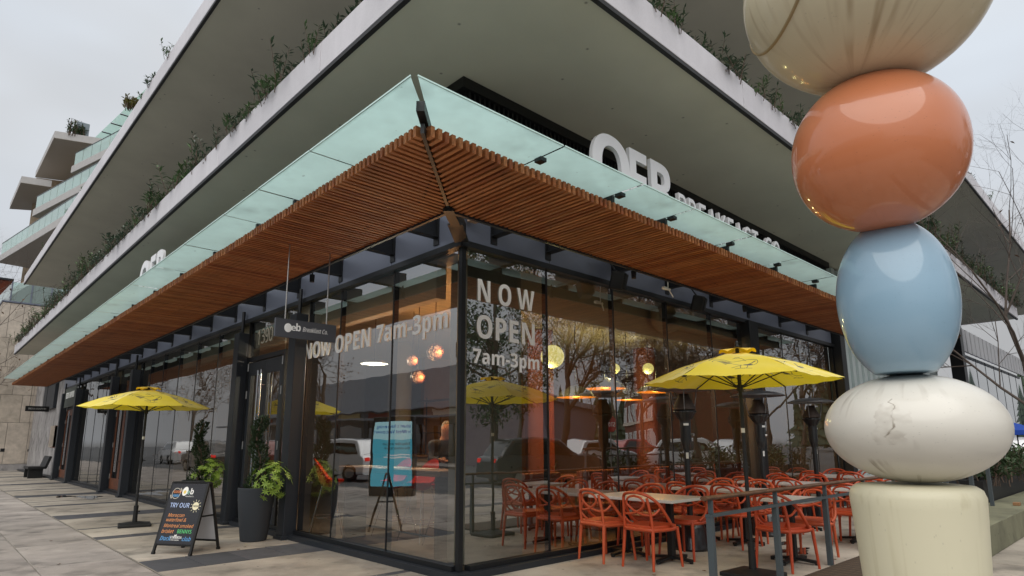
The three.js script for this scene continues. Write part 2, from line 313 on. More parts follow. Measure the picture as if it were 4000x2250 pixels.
  part('column', rbox(0.45, 5.7, 0.4, 0.008, 23.4, 2.85, 0.2, 1), M.steelDark, bld);
  // door pairs -----------------------------------------------------
  const dark = M.steel;
  const doorPair = (z0, z1, top, frameMat, tall) => {
    const mid = (z0 + z1) / 2, w = (z0 - z1) / 2;
    part('door_frame', join([span(-0.02, 0.1, 0.05, top + 0.1, z0 - 0.02, z0 + 0.07), span(-0.02, 0.1, 0.05, top + 0.1, z1 - 0.07, z1 + 0.02), span(-0.02, 0.1, top + 0.02, top + 0.1, z1 + 0.021, z0 - 0.021), span(-0.1, 0.1, 0.0665, 0.075, z1, z0)]), M.steelDark, bld);
    leftPane(z1 + 0.02, z0 - 0.02, top + 0.11, head, 'transom_pane');
    for (const s of [0, 1]) {
      const a = s ? mid - 0.004 : z0 - 0.022, b = s ? z1 + 0.022 : mid + 0.004, st = 0.11;
      const d = part('door', join([span(-0.01, 0.045, 0.08, top, a - st, a), span(-0.01, 0.045, 0.08, top, b, b + st), span(-0.01, 0.045, top - 0.24, top, b + st, a - st), span(-0.01, 0.045, 0.08, tall ? 0.42 : 0.3, b + st, a - st)]), frameMat, bld);
      leftPane(b + st, a - st, tall ? 0.42 : 0.3, top - 0.24, 'glass', d);
      const hz = s ? mid - 0.07 : mid + 0.07;
      part('handle', join([bar([-0.1, 0.62, hz], [-0.1, 2.66, hz], 0.018, 0.018, 10), bar([-0.1, 0.9, hz], [0, 0.9, hz], 0.011), bar([-0.1, 2.4, hz], [0, 2.4, hz], 0.011)]), M.chrome, d);
      for (const y of [0.4, 1.3, 2.2, 2.7]) part('hinge', bar([-0.02, y, s ? b - 0.012 : a + 0.012], [-0.02, y + 0.14, s ? b - 0.012 : a + 0.012], 0.014), M.brushed, d);
    }
  };
  doorPair(-4.7, -6.22, 2.85, dark, false);
  doorPair(-14.55, -16.45, 2.75, M.woodDoor, true);
  doorPair(-22.95, -25.35, 2.75, M.woodDoor, true);
  // flat dark jambs next to door pairs
  leftPane(-4.66, -4.16);
  part('jamb', join([span(-0.02, 0.08, 0.07, head, -6.31, -6.29)]), M.steelDark, bld);
  // roof slabs -----------------------------------------------------
  const XR = 24.0, ZL = -33.1, XR2 = 46;
  part('soffit', prism([[-DL + 0.03, DR - 0.03], [XR - 0.02, DR - 0.03], [XR - 0.02, -10], [9, -10], [9, ZL + 0.02], [-DL + 0.03, ZL + 0.02]], SOF, SOF + 0.12), M.soffit, bld);
  part('soffit', prism([[-DL + 0.03, DR - 0.03], [XR2, DR - 0.03], [XR2, -12], [10, -12], [10, ZL - 0.3], [-DL + 0.03, ZL - 0.3]], SOF2, SOF2 + 0.12), M.soffit, bld);
  part('drip_edge', join([span(-DL + 0.004, -DL + 0.06, SOF - 0.05, SOF - 0.001, ZL + 0.02, DR - 0.06), span(-DL + 0.004, XR, SOF - 0.05, SOF - 0.001, DR - 0.059, DR - 0.004), span(-DL + 0.004, -DL + 0.06, SOF2 - 0.05, SOF2 - 0.001, ZL - 0.3, DR - 0.06), span(-DL + 0.004, XR2, SOF2 - 0.05, SOF2 - 0.001, DR - 0.059, DR - 0.004)]), M.edge, bld);
  const fasL = (y0, y1, zEnd, step, off) => { let z = DR - 0.004; let k = 0; while (z > zEnd + 0.05) { const n = Math.max(zEnd, k === 0 ? z - off : z - step); part('fascia_panel', rbox(0.05, y1 - y0, z - n - 0.012, 0.006, -DL + 0.025, (y0 + y1) / 2, (z + n) / 2, 1), M.fascia[k % 2], bld); z = n; k++; } };
  const fasR = (y0, y1, xEnd, step, off) => { let x = -DL + 0.056; let k = 0; while (x < xEnd - 0.05) { const n = Math.min(xEnd, k === 0 ? x + off : x + step); part('fascia_panel', rbox(n - x - 0.012, y1 - y0, 0.05, 0.006, (x + n) / 2, (y0 + y1) / 2, DR - 0.025, 1), M.fascia[k % 2], bld); x = n; k++; } };
  fasL(SOF, FT, ZL, 3.5, 3.1); fasR(SOF, FT, XR, 3.3, 4.4);
  fasL(SOF2, SOF2 + 0.42, ZL - 0.3, 3.5, 3.1); fasR(SOF2, SOF2 + 0.42, XR2, 3.3, 4.4);
  part('slab_end', join([span(-DL, 9, SOF, FT, ZL - 0.04, ZL), span(-DL, 10, SOF2, SOF2 + 0.42, ZL - 0.35, ZL - 0.31), span(XR, XR + 0.04, SOF, FT, -10, DR)]), M.fascia[0], bld);
  part('roof_deck', join([prism([[-DL + 0.06, DR - 0.06], [XR, DR - 0.06], [XR, -10], [9, -10], [9, ZL], [-DL + 0.06, ZL]], SOF + 0.122, FT - 0.12), prism([[-DL + 0.06, DR - 0.06], [XR2, DR - 0.06], [XR2, -12], [10, -12], [10, ZL - 0.3], [-DL + 0.06, ZL - 0.3]], SOF2 + 0.122, SOF2 + 0.3)]), M.concreteWall, bld);
  // set-back upper storey wall and its glass
  part('upper_wall', join([span(2.6, 2.75, FT - 0.1, SOF2, ZL + 1, -2.6), span(2.6, 22, FT - 0.1, SOF2, -2.75, -2.6)]), M.steelDark, bld);
  // thin rail behind the planting
  part('roof_rail', join([bar([-DL + 0.35, FT + 0.28, ZL], [-DL + 0.35, FT + 0.28, DR - 0.35], 0.02), bar([-DL + 0.35, FT + 0.28, DR - 0.35], [XR, FT + 0.28, DR - 0.35], 0.02), bar([-DL + 0.35, FT + 0.18, DR - 0.35], [XR, FT + 0.18, DR - 0.35], 0.015)]), M.steelDark, bld);
  // interior shell
  part('interior_floor', span(0.1, 11.4, -0.1, 0.05, -26, -0.1), M.interiorFloor, bld);
  part('ceiling', span(0.13, 11.4, 3.62, 3.7, -26, -0.13), M.ceiling, bld);
  part('interior_wall', join([span(8.9, 9.05, 0.05, 3.62, -26, -5.2), span(5.2, 11.4, 0.05, 3.62, -8.15, -8.0)]), M.interiorWall, bld);
  part('back_wall', span(5.2, 5.35, 0.05, 3.62, -26, -8.15), M.interiorDark, bld);
  for (const z of [-11.05, -21.85]) part('shop_divider', span(0.12, 5.2, 0.05, 3.62, z - 0.05, z + 0.05), M.interiorDark, bld);
  part('side_wall', span(11.42, 11.5, 0.05, 4.6, -8, -0.16), M.interiorDark, bld);
  part('end_wall', span(0.1, 5.3, 0.05, 4.6, -26.12, -26.0), M.interiorDark, bld);
  part('interior_column', rbox(0.95, 3.56, 0.3, 0.02, 0.78, 1.83, -0.46), M.column, bld);
  for (const [x, z] of [[4.6, -3.2], [8.2, -3.2], [3.4, -6.4]]) part('interior_column', cyl(0.26, 0.26, 3.56, x, 0.05, z, 28), x > 4 ? M.booth : M.interiorDark, bld);
  // dark bulkhead behind the upper part of the panes
  part('bulkhead', join([span(0.12, 0.27, 3.15, 3.61, -10.9, -0.65), span(1.3, 11.3, 3.15, 3.61, -0.62, -0.48)]), M.ceiling, bld);
  for (const [x, z] of [[0.9, -1.2], [2.1, -1.1], [3.6, -1.1], [5.0, -1.1]]) part('ceiling_vent', span(x, x + 0.22, 3.6, 3.619, z, z + 0.22), M.steelDark, bld);
  // ducts
  part('duct', join([bar([5.0, 3.42, -0.35], [11, 3.42, -0.35], 0.1, 0.1, 14), tube([[4.4, 3.6, -0.3], [4.4, 3.4, -0.32], [4.6, 3.3, -0.34], [5.1, 3.42, -0.35]], 0.1, 12, 12)]), M.ceiling, bld);
  // storey beyond the patio: ribbed metal wall, recessed glazing, shed roof edge
  part('metal_wall', span(11.66, 20.2, 0, 5.7, -0.2, -0.05), std('#b3bfbf', 0.5), bld);
  for (let x = 11.72; x < 20.1; x += 0.42) part('metal_rib', rbox(0.2, 5.68, 0.06, 0.006, x + 0.16, 2.85, -0.02, 1), std('#bcc8c8', 0.45), bld);
  part('recessed_wall', span(20.2, 23.2, 0, 5.7, -0.6, -0.45), std('#b3bfbf', 0.5), bld);
  const corr = std('#b4b4b7', 0.6);
  for (let i = 0; i < 8; i++) { const x = 23.8 + i * 1.9; part('shop_window', span(x, x + 1.84, 0.3, 4.8, -0.03, 0.02), phy('#4c5a60', 0.03, { metalness: 0.0, clearcoat: 1, ior: 2.2 }), bld); part('shop_mullion', span(x + 1.845, x + 1.875, 0.0, 4.8, -0.05, 0.03), M.steelDark, bld); }
  for (let i = 0; i < 40; i++) part('corrugated_sheet', rbox(0.36, 0.9, 0.05 + 0.04 * (i % 2), 0.01, 24.0 + i * 0.4, 5.24, 0.22, 1), corr, bld);
  part('core_wall', span(8, 8.2, FT, SOF2, -30, -10), M.concreteWall, bld);
}

// ---------------------------------------------------------------- canopies: frosted glass over cedar slats
const PITCHS = 0.0655, SY = 3.6, SH = 0.085, SW = 0.036, IN = 0.86, OUT = 1.93, GO = 2.196, GY = 3.82;
const canopyParts = (parent, side) => { // side 'street' (runs along -z) or 'patio' (runs along +x): built for street, patio is its mirror image
  const S = side === 'street', len = S ? 25.7 : 11.35; // beyond the corner
  // local: t = distance along the wall from the corner (negative before the corner), d = distance out from the wall
  const put = (t0, t1, y0, y1, d0, d1) => S ? span(-d1, -d0, y0, y1, -t1, -t0) : span(t0, t1, y0, y1, d0, d1);
  const vr = mulberry(S ? 900 : 901), full = [];
  for (let k = 0; k < 4; k++) full.push(metric(new THREE.BoxGeometry(OUT - IN, SH, SW).translate(k * 0.37, k * 0.11, 0)).translate(-k * 0.37, -k * 0.11, 0));
  const rest = []; let count = 0;
  for (let t = -(OUT - 0.03); t < len - 1.0; t += PITCHS) {
    let g, c, d0 = IN;
    if (t < -IN - 0.01) { d0 = -t + 0.025; if (OUT - d0 < 0.03) continue; g = metric(new THREE.BoxGeometry(OUT - d0, SH, SW)); } else g = full[Math.floor(vr() * 4)];
    const mid = (OUT + d0) / 2 + (vr() - 0.5) * 0.008, y = SY + SH / 2 + (vr() - 0.5) * 0.003;
    if (count >= 296) { rest.push(g.clone().translate(-mid, y, -t)); continue; }
    const m = part('slat', g, M.wood[Math.floor(vr() * 4)], parent); count++;
    if (S) m.position.set(-mid, y, -t); else { m.position.set(t, y, mid); m.rotation.y = Math.PI / 2; }
  }
  if (rest.length) { const r = part('far_slats', join(rest), M.wood[0], parent); r.userData.kind = 'stuff'; }
  const sh = (pts, y0, y1) => prism(S ? pts.map(([t, d]) => [-d, -t]) : pts.map(([t, d]) => [t, d]), y0, y1);
  part('backing_board', sh([[-OUT + 0.08, OUT - 0.06], [len - 1.02, OUT - 0.06], [len - 1.02, IN + 0.02], [-IN - 0.05, IN + 0.02]].map(([t, d]) => [t, d]), SY + SH + 0.004, SY + SH + 0.016), M.wood[0], parent);
  part('inner_beam', put(-IN + 0.035, len - 1.0, SY - 0.02, SY + 0.13, IN - 0.035, IN), M.steel, parent);
  part('hip_bar', S ? boxBar([-IN - 0.0, SY + 0.03, IN], [-OUT, SY + 0.03, OUT], 0.028, 0.075) : span(-IN - 0.02, -IN + 0.02, SY + 0.105, SY + 0.13, IN - 0.02, IN + 0.02), M.steelDark, parent);
  // brackets
  const bt = []; for (let t = S ? 1.41 : 1.4; t < len - 1; t += 1.4) bt.push(t); bt.unshift(0.45);
  for (const t of bt) {
    part('bracket', join([put(t - 0.012, t + 0.012, 3.84, 4.08, 0.036, IN + 0.25), put(t - 0.055, t + 0.055, 3.83, 3.842, 0.05, IN + 0.25), put(t - 0.05, t + 0.05, 3.74, 4.2, 0.0355, 0.05), put(t - 0.02, t + 0.02, 3.73, 3.84, IN, OUT - 0.1)]), M.steelDark, parent);
  }
  // frosted panes
  const js = S ? [-GO, -0.67, 0.43, 1.37, 2.75, 4.08, 5.44, 6.76, 8.1, 9.44, 10.78, 12.1, 13.45, 14.85, 16.2, 17.6, 19, 20.4, 21.8, 23.2, 24.5] : [-GO, -0.69, 0.44, 1.37, 2.67, 4.0, 5.32, 6.65, 8.0, 9.3, 10.6, 11.3];
  for (let i = 0; i < js.length - 1; i++) {
    const a = js[i] + 0.01, b = js[i + 1] - 0.01, y = GY + (i % 2) * 0.002;
    const pts = i === 0 ? [[-GO + 0.035, GO], [b, GO], [b, 0.8], [-0.83, 0.8]] : [[a, GO], [b, GO], [b, 0.8], [a, 0.8]];
    const p2 = pts.map(([t, d]) => S ? [-d, -t] : [t, d]);
    const shp = new THREE.Shape(p2.map(p => new THREE.Vector2(p[0], -p[1])));
    const g = new THREE.ShapeGeometry(shp).rotateX(-Math.PI / 2).translate(0, y, 0);
    const m = part('glass_panel', g, M.frost, parent);
    if (!S && i) part('glass_clamp', put(js[i] - 0.035, js[i] + 0.035, 3.775, 3.81, OUT - 0.05, OUT + 0.03), M.steelDark, parent);
    const e0 = p2[0], e1 = p2[1];
    part('glass_edge', boxBar([e0[0], y + 0.006, e0[1]], [e1[0], y + 0.006, e1[1]], 0.006, 0.012), M.frostEdge, m);
  }
};
canopyParts(thing('street_canopy', 'long frosted glass and cedar slat canopy over the street front with the doors', 'canopy'), 'street');
canopyParts(thing('patio_canopy', 'frosted glass and cedar slat canopy over the patio with red chairs', 'canopy'), 'patio');
{ // steel knuckle carrying both canopies at the corner
  const k = thing('corner_bracket', 'dark folded steel bracket under the canopy hip at the glazed corner', 'bracket', [0, 0, 0]);
  part('plate', boxBar([-0.05, 3.78, 0.05], [-0.9, 3.66, 0.9], 0.1, 0.18), M.black, k);
  part('flange', boxBar([-0.06, 3.66, 0.06], [-0.5, 3.64, 0.5], 0.16, 0.02), M.black, k);
  part('tip_clamp', boxBar([-1.75, 3.73, 1.75], [-2.0, 3.75, 2.0], 0.06, 0.08), M.steelDark, k);
  const b = thing('junction_box', 'small pale junction box beside the corner canopy bracket', 'electrical box', [0.06, 3.98, 0.13]);
  part('housing', rbox(0.12, 0.15, 0.1, 0.01), std('#a98f78', 0.6), b); part('conduit', tube([[-0.03, 0.05, 0.05], [-0.06, 0.12, 0.06], [-0.02, 0.16, 0.02]], 0.008, 8, 6), M.steelDark, b);
}

// ---------------------------------------------------------------- lettering
{
  const s = thing('channel_letter_sign', 'large white metal letters OEB BREAKFAST CO. standing on the patio canopy', 'sign', [0, 0, 1.25]);
  const L = (ch, x, w, y, h, t = s, f = fontB) => { const m = part('letter', fitText(ch, w, h, 0.05, f), M.letter, t); m.position.set(x, y, -0.06); return m; };
  L('O', 0.88, 0.72, 4.18, 0.8); L('E', 1.60, 0.36, 4.2, 0.76); L('B', 2.05, 0.46, 4.2, 0.76);
  const word = 'BREAKFAST CO.', ws = [0.2, 0.21, 0.18, 0.24, 0.22, 0.17, 0.24, 0.19, 0.2, 0.12, 0.24, 0.26, 0.06]; let x = 2.68;
  [...word].forEach((c, i) => { if (c !== ' ') L(c, x, ws[i], 4.2, c === '.' ? 0.07 : 0.48, s, fontR); x += ws[i] + 0.06; });
  part('base_rail', span(0.8, 5.9, 4.1, 4.16, -0.09, -0.03), M.steelDark, s);
  for (const px of [1.0, 2.4, 3.8, 5.2]) part('strut', bar([px, 3.83, -0.06], [px, 4.1, -0.06], 0.018), M.steelDark, s);
  const q = thing('channel_letter_sign', 'white metal letters OEB standing on the street canopy', 'sign', [-1.25, 0, -7.85], -Math.PI / 2);
  L('O', -1.7, 0.72, 4.36, 0.86, q); L('E', -0.88, 0.36, 4.38, 0.82, q); L('B', -0.4, 0.46, 4.38, 0.82, q);
  part('base_rail', span(-1.8, 0.15, 4.28, 4.34, -0.09, -0.03), M.steelDark, q); for (const px of [-1.5, -0.2]) part('strut', bar([px, 3.83, -0.06], [px, 4.28, -0.06], 0.018), M.steelDark, q);
  // white vinyl on the panes
  const v = thing('window_lettering', 'white vinyl words NOW OPEN 7am-3pm stacked on the corner window of the patio front', 'lettering', [0, 0, 0.008]);
  const V = (str, x, y, w, h, t, mat = M.letterWhite) => { const m = part('word', fitText(str, w, h, 0.002), mat, t); m.position.set(x, y, 0); };
  V('N O W', 0.23, 3.02, 0.94, 0.27, v); V('OPEN', 0.22, 2.585, 0.95, 0.28, v); V('7am-3pm', 0.165, 2.235, 1.08, 0.225, v);
  const u = thing('window_lettering', 'white vinyl line NOW OPEN 7am-3pm across the windows of the street front', 'lettering', [-0.008, 0, 0], -Math.PI / 2);
  V('NOW', -3.93, 2.69, 0.86, 0.255, u); V('OPEN', -2.94, 2.685, 0.98, 0.265, u); V('7am-3pm', -1.80, 2.63, 1.56, 0.32, u);
  const n = thing('house_number', 'pale number 1390 on the glass above the black double door', 'lettering', [-0.006, 0, 0], -Math.PI / 2);
  ['1', '3', '9', '0'].forEach((c, i) => { const m = part('digit', fitText(c, c === '1' ? 0.08 : 0.145, 0.27, 0.004, fontR), M.letterGrey, n); m.position.set(-5.9 + i * 0.17, 3.16, 0); });
}
{ // hanging blade sign
  const s = thing('hanging_sign', 'charcoal blade sign with white egg logo and Breakfast Co. hung from the canopy', 'sign', [-1.26, 2.545, -1.22]);
  part('board', rbox(0.72, 0.205, 0.035, 0.003, 0, 0.1025, 0), std('#4a4c52', 0.5), s);
  for (const x of [-0.25, 0.24]) part('rod', bar([x, 0.205, 0], [x, 1.06, 0], 0.0075), M.brushed, s);
  const eg = new THREE.SphereGeometry(0.05, 28, 20).scale(0.86, 1, 0.05).translate(-0.217, 0.108, 0.0185);
  part('egg_emblem', eg, M.letterWhite, s);
  const e = part('word', fitText('e', 0.054, 0.055, 0.003), M.letterWhite, s); e.position.set(-0.182, 0.082, 0.018);
  const b = part('word', fitText('b', 0.054, 0.088, 0.003), M.letterWhite, s); b.position.set(-0.126, 0.082, 0.018);
  const g = text('Breakfast Co.', 0.05, 0.003, fontR, 0); g.applyMatrix4(new THREE.Matrix4().set(1, 0.22, 0, 0, 0, 1, 0, 0, 0, 0, 1, 0, 0, 0, 0, 1)); g.computeBoundingBox(); g.scale(0.305 / g.boundingBox.max.x, 1, 1);
  const t = part('word', g, M.letterWhite, s); t.position.set(-0.052, 0.086, 0.018); t.rotation.z = 0.0;
  const r = thing('hanging_sign', 'black blade sign with small pale serif lettering hung at the far canopy end', 'sign', [-1.13, 2.61, -24.0]);
  part('board', rbox(0.72, 0.2, 0.03, 0.003, 0, 0.1, 0), M.black, r);
  for (const x of [-0.24, 0.24]) part('rod', bar([x, 0.2, 0], [x, 1.0, 0], 0.007), M.steelDark, r);
  const w = part('word', fitText('REZA SAAPURI', 0.54, 0.055, 0.003, fontS), M.label, r); w.position.set(-0.27, 0.075, 0.0155);
  const f = thing('fascia_sign', 'dark green fascia sign with white lettering over the farthest wooden door', 'sign', [-0.12, 2.85, -24.15], -Math.PI / 2);
  part('board', rbox(2.3, 0.75, 0.04, 0.005, 0, 0.35, 0), std('#474d45', 0.6), f);
  const fw = part('word', fitText('REZA SAAPURI', 1.7, 0.24, 0.01, fontB), M.letterWhite, f); fw.position.set(-0.85, 0.32, 0.021);
}
// ---------------------------------------------------------------- stacked ceramic sculpture
{
  const D = 4.0; // metres ahead of the camera, in front of the patio railing
  const base = atD(3618, 2300, 3.82); const bx = base.x, bz = base.z;
  const sc = thing('stacked_sculpture', 'tall stack of glossy cream, orange, blue and white ceramic forms on a tapered cream base', 'sculpture', [bx, 0, bz]);
  const streak = (seed, amt, col, lo = 0.0, hi = 1.0) => tex(512, 512, (u, v, i, j) => {
    const s = Math.max(0, fbm(u, v * 0.06, 64, 3, seed) - 0.52) * 2.2, m = Math.max(0, fbm(u, v, 5, 3, seed + 9) - 0.40) * 2.4, vv = v < hi && v > lo ? 1 : 0;
    const k = Math.min(1, s * m * amt * vv), sp = speck[j * 512 + i], d = 1 + 0.05 * (fbm(u, v, 9, 4, seed + 20) - 0.5) - (sp > 0.9975 ? 0.12 : 0);
    return [d * (1 - k * (1 - col[0])), d * (1 - k * (1 - col[1])), d * (1 - k * (1 - col[2]))];
  });
  const glaze = (c, map, rough = 0.3, coat = 0.85, cr = 0.045) => phy(c, rough + 0.15, { map, clearcoat: coat, clearcoatRoughness: cr, ior: 1.5 });
  const crackTex = tex(512, 512, (u, v, i, j) => {
    const s = Math.max(0, fbm(u, v * 0.06, 70, 3, 811) - 0.54) * 2.0, m = Math.max(0, fbm(u, v, 6, 3, 823) - 0.42) * 2.4;
    let k = v < 0.46 && u > 0.40 && u < 0.56 ? Math.min(1, s * m * 2.2) : Math.min(1, s * m * 0.5);
    const wob = 0.010 * (fbm(0.3, v, 18, 3, 831) - 0.5) * 4, du = Math.abs(u - 0.463 - wob);
    if (v > 0.40 && v < 0.66) { const wd = 0.0018 + 0.0035 * Math.max(0, 0.55 - v) * 6 * fbm(u, v, 20, 2, 841); if (du < wd * 0.7) k = Math.max(k, (0.62 - du / wd * 0.3) * Math.min(1, 2.4 * Math.max(0, fbm(u, v, 26, 3, 843) - 0.28))); else if (du < 0.03) k = Math.max(k, 0.4 * Math.max(0, fbm(u, v * 0.5, 40, 3, 845) - 0.4)); }
    const d = 1 + 0.06 * (fbm(u, v, 8, 4, 851) - 0.5) - (speck[j * 512 + i] > 0.998 ? 0.15 : 0);
    return [d * (1 - k * 0.62), d * (1 - k * 0.68), d * (1 - k * 0.74)];
  });
  const P = (x, y) => { const h = atD(x, y, D); return h; };
  const turn = 1.804;
  // profile helper: superellipse of half width a, half height b, flattened at the poles
  const form = (a, b, e, lo = -1, hi = 1) => { const p = []; for (let i = 0; i <= 44; i++) { const t = lo + (hi - lo) * i / 44; const y = Math.sin(t * Math.PI / 2), x = Math.cos(t * Math.PI / 2); p.push([Math.max(0.0005, a * Math.pow(x, e)), b * Math.sign(y) * Math.pow(Math.abs(y), e)]); } return p; };
  const put = (name, prof, c, mat, label, tilt = [0, 0]) => { const m = part(name, lathe(prof, 128), mat, sc); m.position.set(c.x - bx, c.y, c.z - bz); m.rotation.set(tilt[0], turn, tilt[1]); if (label) m.userData.label = label; return m; };
  const potTop = 1.135;
  put('pedestal', [[0.0005, 0], [0.29, 0], [0.3, 0.02], [0.335, 0.5], [0.366, 1.0], [0.37, 1.06], [0.356, 1.105], [0.325, 1.128], [0.26, potTop], [0.0005, potTop]], new THREE.Vector3(bx, 0, bz), glaze('#d3cdb2', streak(701, 0.5, [0.75, 0.72, 0.62]), 0.5, 0.22, 0.2), 'tapered cream base');
  put('ellipsoid', form(0.513, 0.346, 1.0), P(3566, 1672), glaze('#d8d4ca', crackTex, 0.4, 0.55, 0.12), 'white ellipsoid with a dark crack');
  put('ellipsoid', (() => { const p = [[0.0005, -0.478]]; for (let i = 0; i <= 60; i++) { const t = -1.08 + i / 60 * 2.2; p.push([0.343 * Math.pow(Math.cos(t), 0.98), 0.478 * Math.sin(t) / (t < 0 ? Math.sin(1.08) : Math.sin(1.12))]); } p.push([0.0005, 0.48]); return p; })(), P(3500, 1170), glaze('#8fb0c6', streak(741, 0.25, [0.8, 0.85, 0.9])), 'blue egg');
  put('ellipsoid', form(0.503, 0.503, 0.955), P(3424, 600), glaze('#cf7c50', streak(761, 0.25, [0.8, 0.75, 0.7])), 'orange globe');
  const cream = put('ellipsoid', form(0.722, 0.62, 1.0), P(3368, -32), glaze('#d8cdae', streak(781, 0.8, [0.45, 0.33, 0.2]), 0.4, 0.5, 0.12), 'cream upper form', [0.05, 0.12]);
  { // raised seam round the left flank of the upper form
    const off = 0.53, k = Math.sqrt(1 - (off / 0.722) ** 2), n = new THREE.Vector3(0.7256, 0, 0.688).applyQuaternion(cream.quaternion.clone().invert()); n.y = 0; n.normalize();
    const rim = part('rim', new THREE.TorusGeometry(1, 0.02, 8, 72).scale(0.722 * k, 0.62 * k, 0.6), std('#a08c66', 0.6), cream); rim.position.copy(n).multiplyScalar(-off); rim.rotation.y = Math.atan2(n.x, n.z);
  }
  void D;
}

// ---------------------------------------------------------------- patio furniture
function makeChair() { // faces +x
  const g = thing('patio_chair', 'x', 'chair');
  const seat = new THREE.Shape(); seat.moveTo(-0.2, -0.19); seat.lineTo(0.16, -0.235); seat.quadraticCurveTo(0.235, -0.22, 0.245, 0); seat.quadraticCurveTo(0.235, 0.22, 0.16, 0.235); seat.lineTo(-0.2, 0.19); seat.quadraticCurveTo(-0.225, 0, -0.2, -0.19);
  part('seat', new THREE.ExtrudeGeometry(seat, { depth: 0.03, bevelEnabled: true, bevelSize: 0.012, bevelThickness: 0.01, bevelSegments: 2, curveSegments: 8 }).rotateX(Math.PI / 2).translate(0, 0.462, 0), M.chair, g);
  part('seat_rim', tube([[-0.21, 0.43, -0.19], [-0.05, 0.425, -0.225], [0.16, 0.43, -0.235], [0.235, 0.43, -0.12], [0.245, 0.43, 0], [0.235, 0.43, 0.12], [0.16, 0.43, 0.235], [-0.05, 0.425, 0.225], [-0.21, 0.43, 0.19], [-0.225, 0.43, 0]], 0.024, 40, 6, true), M.chair, g);
  for (const s of [-1, 1]) {
    part('leg', bar([0.255, 0, 0.25 * s], [0.215, 0.44, 0.225 * s], 0.0145, 0.021, 8), M.chair, g);
    // rear leg runs on as a back post up to the hoop
    part('leg', join([bar([-0.245, 0, 0.215 * s], [-0.205, 0.44, 0.195 * s], 0.0145, 0.022, 8), tube([[-0.205, 0.43, 0.195 * s], [-0.222, 0.58, 0.19 * s], [-0.252, 0.78, 0.165 * s]], 0.017, 8, 7)]), M.chair, g);
  }
  // hoop: from the front of the seat side up over the back and down again
  part('back_hoop', tube([[0.10, 0.455, 0.245], [0.03, 0.5, 0.27], [-0.07, 0.62, 0.262], [-0.17, 0.74, 0.23], [-0.25, 0.815, 0.14], [-0.275, 0.835, 0], [-0.25, 0.815, -0.14], [-0.17, 0.74, -0.23], [-0.07, 0.62, -0.262], [0.03, 0.5, -0.27], [0.10, 0.455, -0.245]], 0.018, 48, 7), M.chair, g);
  part('back_ring', tube([[-0.268, 0.80, 0], [-0.262, 0.775, 0.09], [-0.25, 0.715, 0.125], [-0.238, 0.66, 0.075], [-0.232, 0.62, -0.0], [-0.222, 0.59, -0.12], [-0.19, 0.6, -0.21], [-0.13, 0.66, -0.248]], 0.0135, 34, 7), M.chair, g);
  part('back_ring', tube([[-0.268, 0.80, 0], [-0.262, 0.775, -0.09], [-0.25, 0.715, -0.125], [-0.238, 0.66, -0.075], [-0.232, 0.62, 0.0], [-0.222, 0.59, 0.12], [-0.19, 0.6, 0.21], [-0.13, 0.66, 0.248]], 0.0135, 34, 7), M.chair, g);
  part('lower_bow', tube([[-0.218, 0.56, 0.19], [-0.19, 0.5, 0.15], [-0.15, 0.462, 0.12]], 0.012, 8, 6), M.chair, g);
  part('lower_bow', tube([[-0.218, 0.56, -0.19], [-0.19, 0.5, -0.15], [-0.15, 0.462, -0.12]], 0.012, 8, 6), M.chair, g);
  return g;
}
const chairRnd = mulberry(62), chairTones = ['#cc5129', '#c34a25', '#d45e35'].map((c, i) => phy(c, 0.42 + i * 0.05, { clearcoat: 0.15, clearcoatRoughness: 0.4, map: soffitTex }));
const chair0 = makeChair(); let chairUsed = false;
function chair(x, z, turn, label, group) { let c = chair0; if (chairUsed) c = copy(chair0, label, group); else { chairUsed = true; c.userData.label = label; c.userData.group = group; } c.position.set(x, 0, z); c.rotation.y = turn; const tone = chairTones[Math.floor(chairRnd() * 3)]; c.traverse(o => { if (o.isMesh) o.material = tone; }); return c; }
function makeTable(w, d, feet) {
  const t = thing('patio_table', 'x', 'table');
  part('tabletop', rbox(w, 0.035, d, 0.005, 0, 0.7225, 0), M.tableTop, t);
  for (const z of feet) {
    part('pedestal', join([rbox(0.075, 0.68, 0.075, 0.006, 0, 0.36, z), rbox(0.3, 0.012, 0.3, 0.004, 0, 0.699, z)]), M.black, t);
    const f = []; for (const [a, b] of [[1, 0], [-1, 0], [0, 1], [0, -1]]) { f.push(boxBar([0, 0.055, z], [a * 0.3, 0.03, z + b * 0.27], 0.06, 0.03)); f.push(cyl(0.022, 0.022, 0.03, a * 0.29, 0, z + b * 0.26, 10)); }
    part('foot', join(f), M.black, t);
  }
  return t;
}
